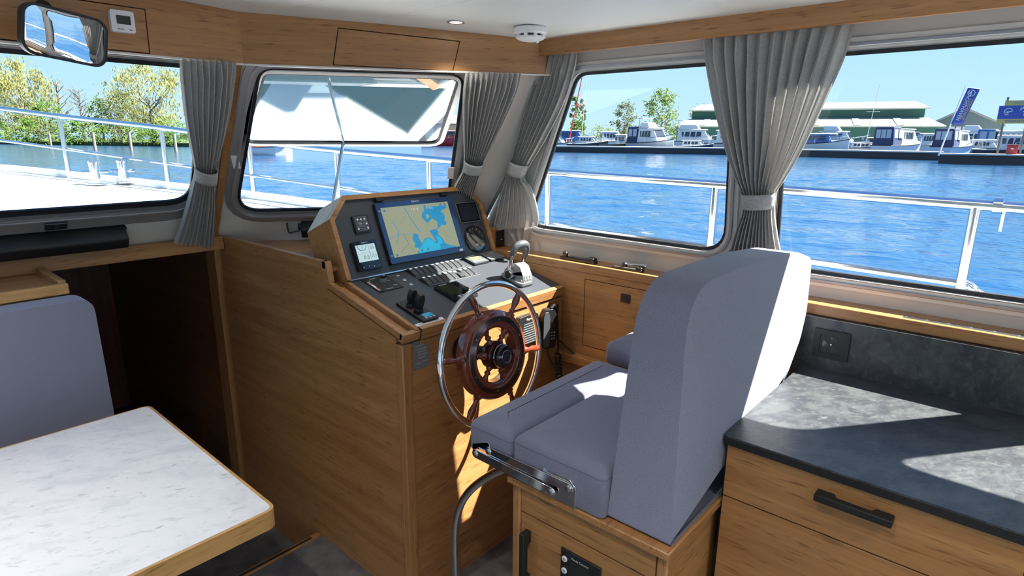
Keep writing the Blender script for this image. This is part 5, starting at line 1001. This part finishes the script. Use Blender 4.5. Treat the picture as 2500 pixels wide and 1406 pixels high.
    if arch: part('radar_arch', MB().tube([F.p(x0 + .2, -w * .8, z1), F.p(x0 + .1, -w * .78, z1 + 1.25), F.p(x0 + .1, w * .78, z1 + 1.25), F.p(x0 + .2, w * .8, z1)], .07, 6), BW, t); part('arch_top', MB().box(-.5, .5, -w * .8, w * .8, z1 + 1.25, z1 + 1.33, Fr(F.p(x0 + .2, 0, 0), F.u, F.v, F.n)), BW, t)
    rl2 = MB(); P = [F.p(s * Lm, bm * w_ * .95, fb * z + .55) for s, w_, z in ST[2:]] + [F.p(s * Lm, -bm * w_ * .95, fb * z + .55) for s, w_, z in reversed(ST[2:])]; rl2.tube(P, .03, 5); 
    for s, w_, z in ST[2:5]:
        for sg in (-1, 1): rl2.tube([F.p(s * Lm, sg * bm * w_ * .95, fb * z), F.p(s * Lm, sg * bm * w_ * .95, fb * z + .55)], .025, 4)
    part('pulpit_rail', rl2, STEEL, t); return t
boat('white cabin cruiser nearest the hanging curtain hem', 1356, 85.5, 5.6, 20, ch=1.5, cab=(.2, .75)); boat('white sports cruiser with navy hull stripe and low windscreen', 1435, 84.5, 5.6, 12, BD, BW, ch=.9, cab=(.3, .75), fb=1.1)
boat('cream decked boat with green hull beside the flybridge cruiser', 1508, 84.5, 5.2, -10, BG, ch=1.25, cab=(.45, .85)); boat('white flybridge cruiser with navy canvas stern and radar arch', 1592, 81, 7.8, 48, ch=1.8, canvas=BN, fly=True, arch=True, fb=1.3)
boat('white motor yacht right of the flybridge cruiser, bow to the right', 1692, 92, 9.5, 8, ch=1.6, fly=True, fb=1.5, arch=True); boat('dark hulled speedboat low at the quay before the motor yacht', 1690, 81.5, 5.2, 8, BD, BW, ch=.7, fb=.9); boat('white motor yacht half hidden behind the wide curtain', 1790, 84, 8.5, 15, ch=1.6, fb=1.3)
boat('navy topped cruiser behind the masts near the hanging curtain', 1395, 92, 7.5, 10, cabin=BBL, ch=1.5, fb=1.4, canvas=BN); boat('small white cruiser in the back row left of the flybridge cruiser', 1490, 98, 7.0, -12, ch=1.5, fb=1.3)
boat('white boat under a pale blue cover right of the wide curtain', 2005, 79, 6.8, 35, cabin=BBL, ch=1.1, fb=1.4, cab=(.15, .8)); boat('white sailing boat with a bare mast before the green shed', 2108, 81, 4.8, 15, ch=.6, fb=.9, name='sailing_boat')
boat('white cruiser in the back row before the green shed', 2040, 93, 8, 10, ch=1.5, fb=1.4, fly=True); boat('cruiser with tall navy canopy, stern towards the quay', 2200, 80, 7.5, -62, ch=1.7, canvas=BN, fb=1.3); boat('low dark launch lying left of the tall canopy cruiser', 2150, 93, 6, 10, BD, BBR, ch=.9, fb=1.2)
boat('small white cruiser with navy top beside the tall canopy cruiser', 2268, 90, 5.2, -25, ch=1.4, canvas=BN, fb=1.2); boat('pale blue sterned cruiser with dark canopy below the banner', 2335, 76, 6.5, -70, BB, canvas=BN, ch=1.5, fb=1.25)
boat('small white open boat between banner and sign', 2408, 79, 4.6, 15, ch=.9); boat('dark hulled cruiser with white deckhouse under the sign', 2490, 70, 6.2, 12, BD, ch=1.2, fb=1.1); boat('white cruiser far back between the sheds', 2385, 93, 7.5, 5, ch=1.5, fly=True, fb=1.4); boat('white cruiser in the back row behind the sign', 2478, 88, 7, 8, ch=1.6, fb=1.3, canvas=BBL)
boat('white boat with brown deckhouse at the left edge of the open pane', 628, 62, 6.0, 5, BW, BBR, ch=1.3, fb=.75); boat('red workboat by the brown shed right of the open pane', 1100, 120, 11, 10, BR, BBR, ch=1.4, fb=1.6)
def mast(label, a, b, D, r, m): 
    pa, pb = far(a[0], D, WZL), far(b[0], D, zat(*b, D)); t = thing('mast', label, 'mast', pa, 'masts of sailing boats'); part('spar', MB().tube([pa, pb], [r, r * .6], 8), m, t); c = pa.lerp(pb, .62); u = V((hd(a[0]).y, -hd(a[0]).x, 0)); part('spreader', MB().tube([c - u * .7, c + u * .7], r * .4, 6), m, t); part('boom_cover', MB().tube([pa + V((0, 0, .8)), pa + V((0, 0, .9)) + u * 3], [r * 1.8, r * 1.2], 8), BN, t)
mast('slanting red mast beside the hanging curtain', (1385, 345), (1416, 188), 86, .10, BR); mast('thin white mast just right of the red mast', (1418, 345), (1427, 182), 85, .05, BW); mast('bare mast of the sailing boat before the green shed', (2112, 350), (2128, 206), 84, .045, BW)
# sheds
def shed(name, label, px0, px1, D, depth, zs, mats):
    a, b = far(px0, D, .5), far(px1, D, .5); u = (b - a); w = u.length; u.normalize(); v = V((-u.y, u.x, 0)); v = v if v.dot(a) > 0 else -v; return thing(name, label, 'building', (a + b) / 2), Fr(a, u, v, V((0, 0, 1))), w
GRNW = mat('green_corrugated_wall', (.012, .085, .068), .6); CRF = mat('cream_sheet_roof', (.40, .385, .32), .6); GRYW = mat('grey_sheet_wall', (.10, .14, .155), .6); GRF = mat('grey_roof', (.24, .25, .26), .6)
D = 112; t, F, w = shed('green_shed', 'long green boat shed with two-tier cream roof', 1650, 2295, D, 20, None, None); z = lambda px, py: zat(px, py, D) - .5
zw, z1_, z2_, z3_ = z(1980, 311), z(1980, 289), z(1980, 281), z(1980, 261)
part('wall', MB().box(0, w, 0, 26, 0, zw, F), GRNW, t); part('lower_roof', MB().hexa([F.p(-.4, -.6, zw), F.p(w + .4, -.6, zw), F.p(w - 1, 7, z1_), F.p(1, 7, z1_)], [F.p(-.4, -.6, zw + .2), F.p(w + .4, -.6, zw + .2), F.p(w - 1, 7, z1_ + .2), F.p(1, 7, z1_ + .2)]), CRF, t); part('clerestory', MB().box(1.4, w - 1.4, 7, 19, zw, z2_ + 1.0, F), GRNW, t); z2b = z2_ + 1.0; part('upper_roof', MB().hexa([F.p(.9, 6.3, z2b), F.p(w - .9, 6.3, z2b), F.p(w - 2, 13, z3_ + 1.0), F.p(2, 13, z3_ + 1.0)], [F.p(.9, 6.3, z2b + .2), F.p(w - .9, 6.3, z2b + .2), F.p(w - 2, 13, z3_ + 1.2), F.p(2, 13, z3_ + 1.2)]), CRF, t)
for k in range(6): part('roof_light', MB().hexa([F.p(w * (.1 + .15 * k), -.5, zw + .26), F.p(w * (.1 + .15 * k) + 1, -.5, zw + .26), F.p(w * (.1 + .15 * k) + 1, 6.9, z1_ + .26), F.p(w * (.1 + .15 * k), 6.9, z1_ + .26)], [F.p(w * (.1 + .15 * k), -.5, zw + .3), F.p(w * (.1 + .15 * k) + 1, -.5, zw + .3), F.p(w * (.1 + .15 * k) + 1, 6.9, z1_ + .3), F.p(w * (.1 + .15 * k), 6.9, z1_ + .3)]), GRF, t)
D = 125; t, F, w = shed('grey_shed', 'grey gabled shed behind the banner', 2262, 2440, D, 20, None, None); zw, zr = zat(2350, 306, D) - .5, zat(2350, 267, D) - .5
part('wall', MB().prism([(0, 0), (w, 0), (w, zw), (w * .47, zr), (0, zw)], Fr(F.o, F.u, F.n, -F.v), -22, 0), GRYW, t); part('roof', MB().prism([(-.4, zw - .2), (w * .47, zr), (w + .4, zw - .2), (w + .4, zw + .1), (w * .47, zr + .35), (-.4, zw + .1)], Fr(F.o, F.u, F.n, -F.v), -22.3, .4), GRF, t); part('door', MB().box(w * .25, w * .7, -.1, 0, 0, zw * .7, F), BWIN, t)
for k in range(4): part('window', MB().box(w * .30 + w * .09 * k, w * .30 + w * .09 * k + w * .07, -.16, -.1, zw * .75, zw * .95, F), BW, t)
sbp = [far(px, d_) for px, d_ in ((1030, 147), (1220, 147), (1220, 190), (1030, 190))]; struct('shed_bank', MB().prism([(v.x, v.y) for v in sbp], XYZ, WZL - .2, .5), CONC, 'pale bank under the brown shed', 'bank')
D = 150; t, F, w = shed('brown_shed', 'brown roofed shed right of the open pane', 1060, 1180, D, 12, None, None); zw, zr = zat(1100, 305, D) - .5, zat(1100, 282, D) - .5; part('wall', MB().box(0, w, 0, 12, 0, zw, F), mat('tan_wall', (.35, .26, .18), .8), t); part('roof', MB().hexa([F.p(-.5, -.6, zw), F.p(w + .5, -.6, zw), F.p(w + .5, 6, zr), F.p(-.5, 6, zr)], [F.p(-.5, -.6, zw + .3), F.p(w + .5, -.6, zw + .3), F.p(w + .5, 6, zr + .3), F.p(-.5, 6, zr + .3)]), mat('brown_roof', (.22, .14, .12), .8), t)
for i, (px, py, wp_, D, lf, st, lab) in enumerate(((1401, 226, 26, 118, 'green', 'poplar', 'slim poplar behind the red mast'), (1418, 240, 24, 122, 'olive', 'poplar', 'second slim poplar behind the masts'), (1408, 285, 60, 112, 'green', 'bush', 'rounded green bush behind the cabin cruiser'), (1522, 250, 66, 118, 'olive', 'round', 'grey green round tree left of the larger tree'), (1612, 219, 92, 102, 'lime', 'round', 'large fresh green tree above the flybridge cruiser'), (1708, 254, 64, 152, 'dusty', 'round', 'brownish tree left of the wide curtain'), (1470, 302, 70, 110, 'lime', 'bush', 'low green hedge behind the sports cruiser'), (1560, 305, 70, 112, 'olive', 'bush', 'low olive hedge behind the green hulled boat'), (1650, 303, 60, 104, 'green', 'bush', 'low green hedge behind the motor yacht'))):
    tree('harbour_tree' if st != 'bush' else 'harbour_bush', lab, far(px, D, .5), zat(px, py, D) - .5, mpp(px, D) * wp_, lf, 90 + i, st, 1700 if st == 'round' else 900, 'trees behind the harbour')
# sign, banner, red box
BLUE = mat('sign_blue', (.045, .07, .33), .5); OCH = mat('sign_ochre', (.60, .42, .12), .5)
D = D4 + 1.2; u = V((hd(2500).y, -hd(2500).x, 0)); m_ = mpp(2500, D); o = far(2424, D, 0); F = Fr(o, u, V((0, 0, 1))); F = Fr(o, u, V((0, 0, 1)), u.cross(V((0, 0, 1)))); sw3 = m_ * 150; zt, zb2 = zat(2440, 246, D), zat(2440, 302, D); t = thing('harbour_sign', 'blue and ochre harbour sign board on two posts above the jetty', 'sign', F.p(sw3 / 2, .5)); hgt = zt - zb2
part('blue_board', MB().box(0, sw3, zb2 + hgt * .21, zt - hgt * .22, -.05, 0, F), BLUE, t); part('top_board', MB().box(.3, sw3, zt - hgt * .22, zt, -.05, 0, F), OCH, t); part('bottom_board', MB().box(0, sw3, zb2, zb2 + hgt * .21, -.05, 0, F), OCH, t)
for x in (.12, .5, .88): part('post', MB().box(sw3 * x - .07, sw3 * x + .07, .3, zt + .25, -.2, -.06, F), POSTM, t)
text('Jachtmakelaardij', hgt * .17, F.at(sw3 * .5, zt - hgt * .11), GRYM, 'lettering', t, .02); text('JACHTHAVEN', hgt * .18, F.at(sw3 * .62, zb2 + hgt * .66), WHTM, 'lettering', t, .02, bold=.004); text('TERHERNE', hgt * .28, F.at(sw3 * .66, zb2 + hgt * .42), WHTM, 'lettering', t, .02, bold=.008, squash=.8); text('PASSANTEN WELKOM', hgt * .15, F.at(sw3 * .5, zb2 + hgt * .10), BLUE, 'lettering', t, .02)
def emblem(fr, r, parent): 
    part('emblem', MB().prism(arc(30, 200, r * .82, r), fr, .01, .02), WHTM, parent); part('emblem', MB().prism([(-r, -.1 * r), (r * .9, .25 * r), (r * 1.0, .1 * r), (0, -.1 * r), (.2 * r, -.4 * r)], fr, .01, .02), WHTM, parent)
    for k in range(3): part('emblem', MB().prism([(-r * .9 + k * .3 * r, -.5 * r), (-r * .75 + k * .3 * r, -.5 * r), (-r * .35 + k * .3 * r, -.95 * r), (-r * .5 + k * .3 * r, -.95 * r)], fr, .01, .02), WHTM, parent)
emblem(F.at(sw3 * .17, zb2 + hgt * .52), hgt * .16, t)
D = D4 + 3; u = V((hd(2340).y, -hd(2340).x, 0)); fw3 = lambda px, py: far(px, D, zat(px, py, D)); F = Fr(fw3(2315, 303), (fw3(2343, 305) - fw3(2315, 303)), None, u.cross(V((0, 0, 1)))); t = thing('banner', 'tall narrow blue banner flying from a white pole', 'flag', fw3(2298, 378))
A = [fw3(2340, 215), fw3(2370, 219), fw3(2343, 305), fw3(2315, 303)]; F = Fr((A[0] + A[2]) / 2, (A[3] - A[0]), None, u.cross(V((0, 0, 1)))); bl = MB(); nn = u.cross(V((0, 0, 1))); bl.grid(lambda a_, b_: A[0].lerp(A[1], a_).lerp(A[3].lerp(A[2], a_), b_) + nn * .05 * math.sin(b_ * 9), 4, 14); o = part('cloth', bl, BLUE, t); o.modifiers.new('solid', 'SOLIDIFY').thickness = .02
part('pole', MB().tube([fw3(2298, 380), fw3(2334, 210)], [.07, .03], 8), WHTM, t)
part('pole_arm', MB().tube([fw3(2332, 214), fw3(2370, 218)], .025, 6), WHTM, t)
bl_ = (A[3] - A[0]).length; text('JACHTHAVEN', bl_ * .12, F.at(bl_ * .02, -bl_ * .03, .08), WHTM, 'lettering', t, .0); text('TERHERNE', bl_ * .12, F.at(bl_ * .06, bl_ * .06 , .08), OCH, 'lettering', t, .0); emblem(F.at(-bl_ * .36, 0, .07), bl_ * .09, t)
D = D4 + .9; o = far(2476, D, zat(2476, 378, D)); u = V((hd(2476).y, -hd(2476).x, 0)); F = Fr(o, u, V((0, 0, 1)), u.cross(V((0, 0, 1)))); m_ = mpp(2476, D); t = thing('power_pedestal', 'red service cabinet standing on the jetty under the sign', 'cabinet', o); part('case', MB().box(-m_ * 14, m_ * 14, 0, m_ * 28, -.5, 0, F), BR, t, .03); part('cap', MB().box(-m_ * 16, m_ * 16, m_ * 28, m_ * 31, -.55, .05, F), BR, t); part('badge', MB().box(-m_ * 4, m_ * 4, m_ * 17, m_ * 20, 0, .02, F), WHTM, t)
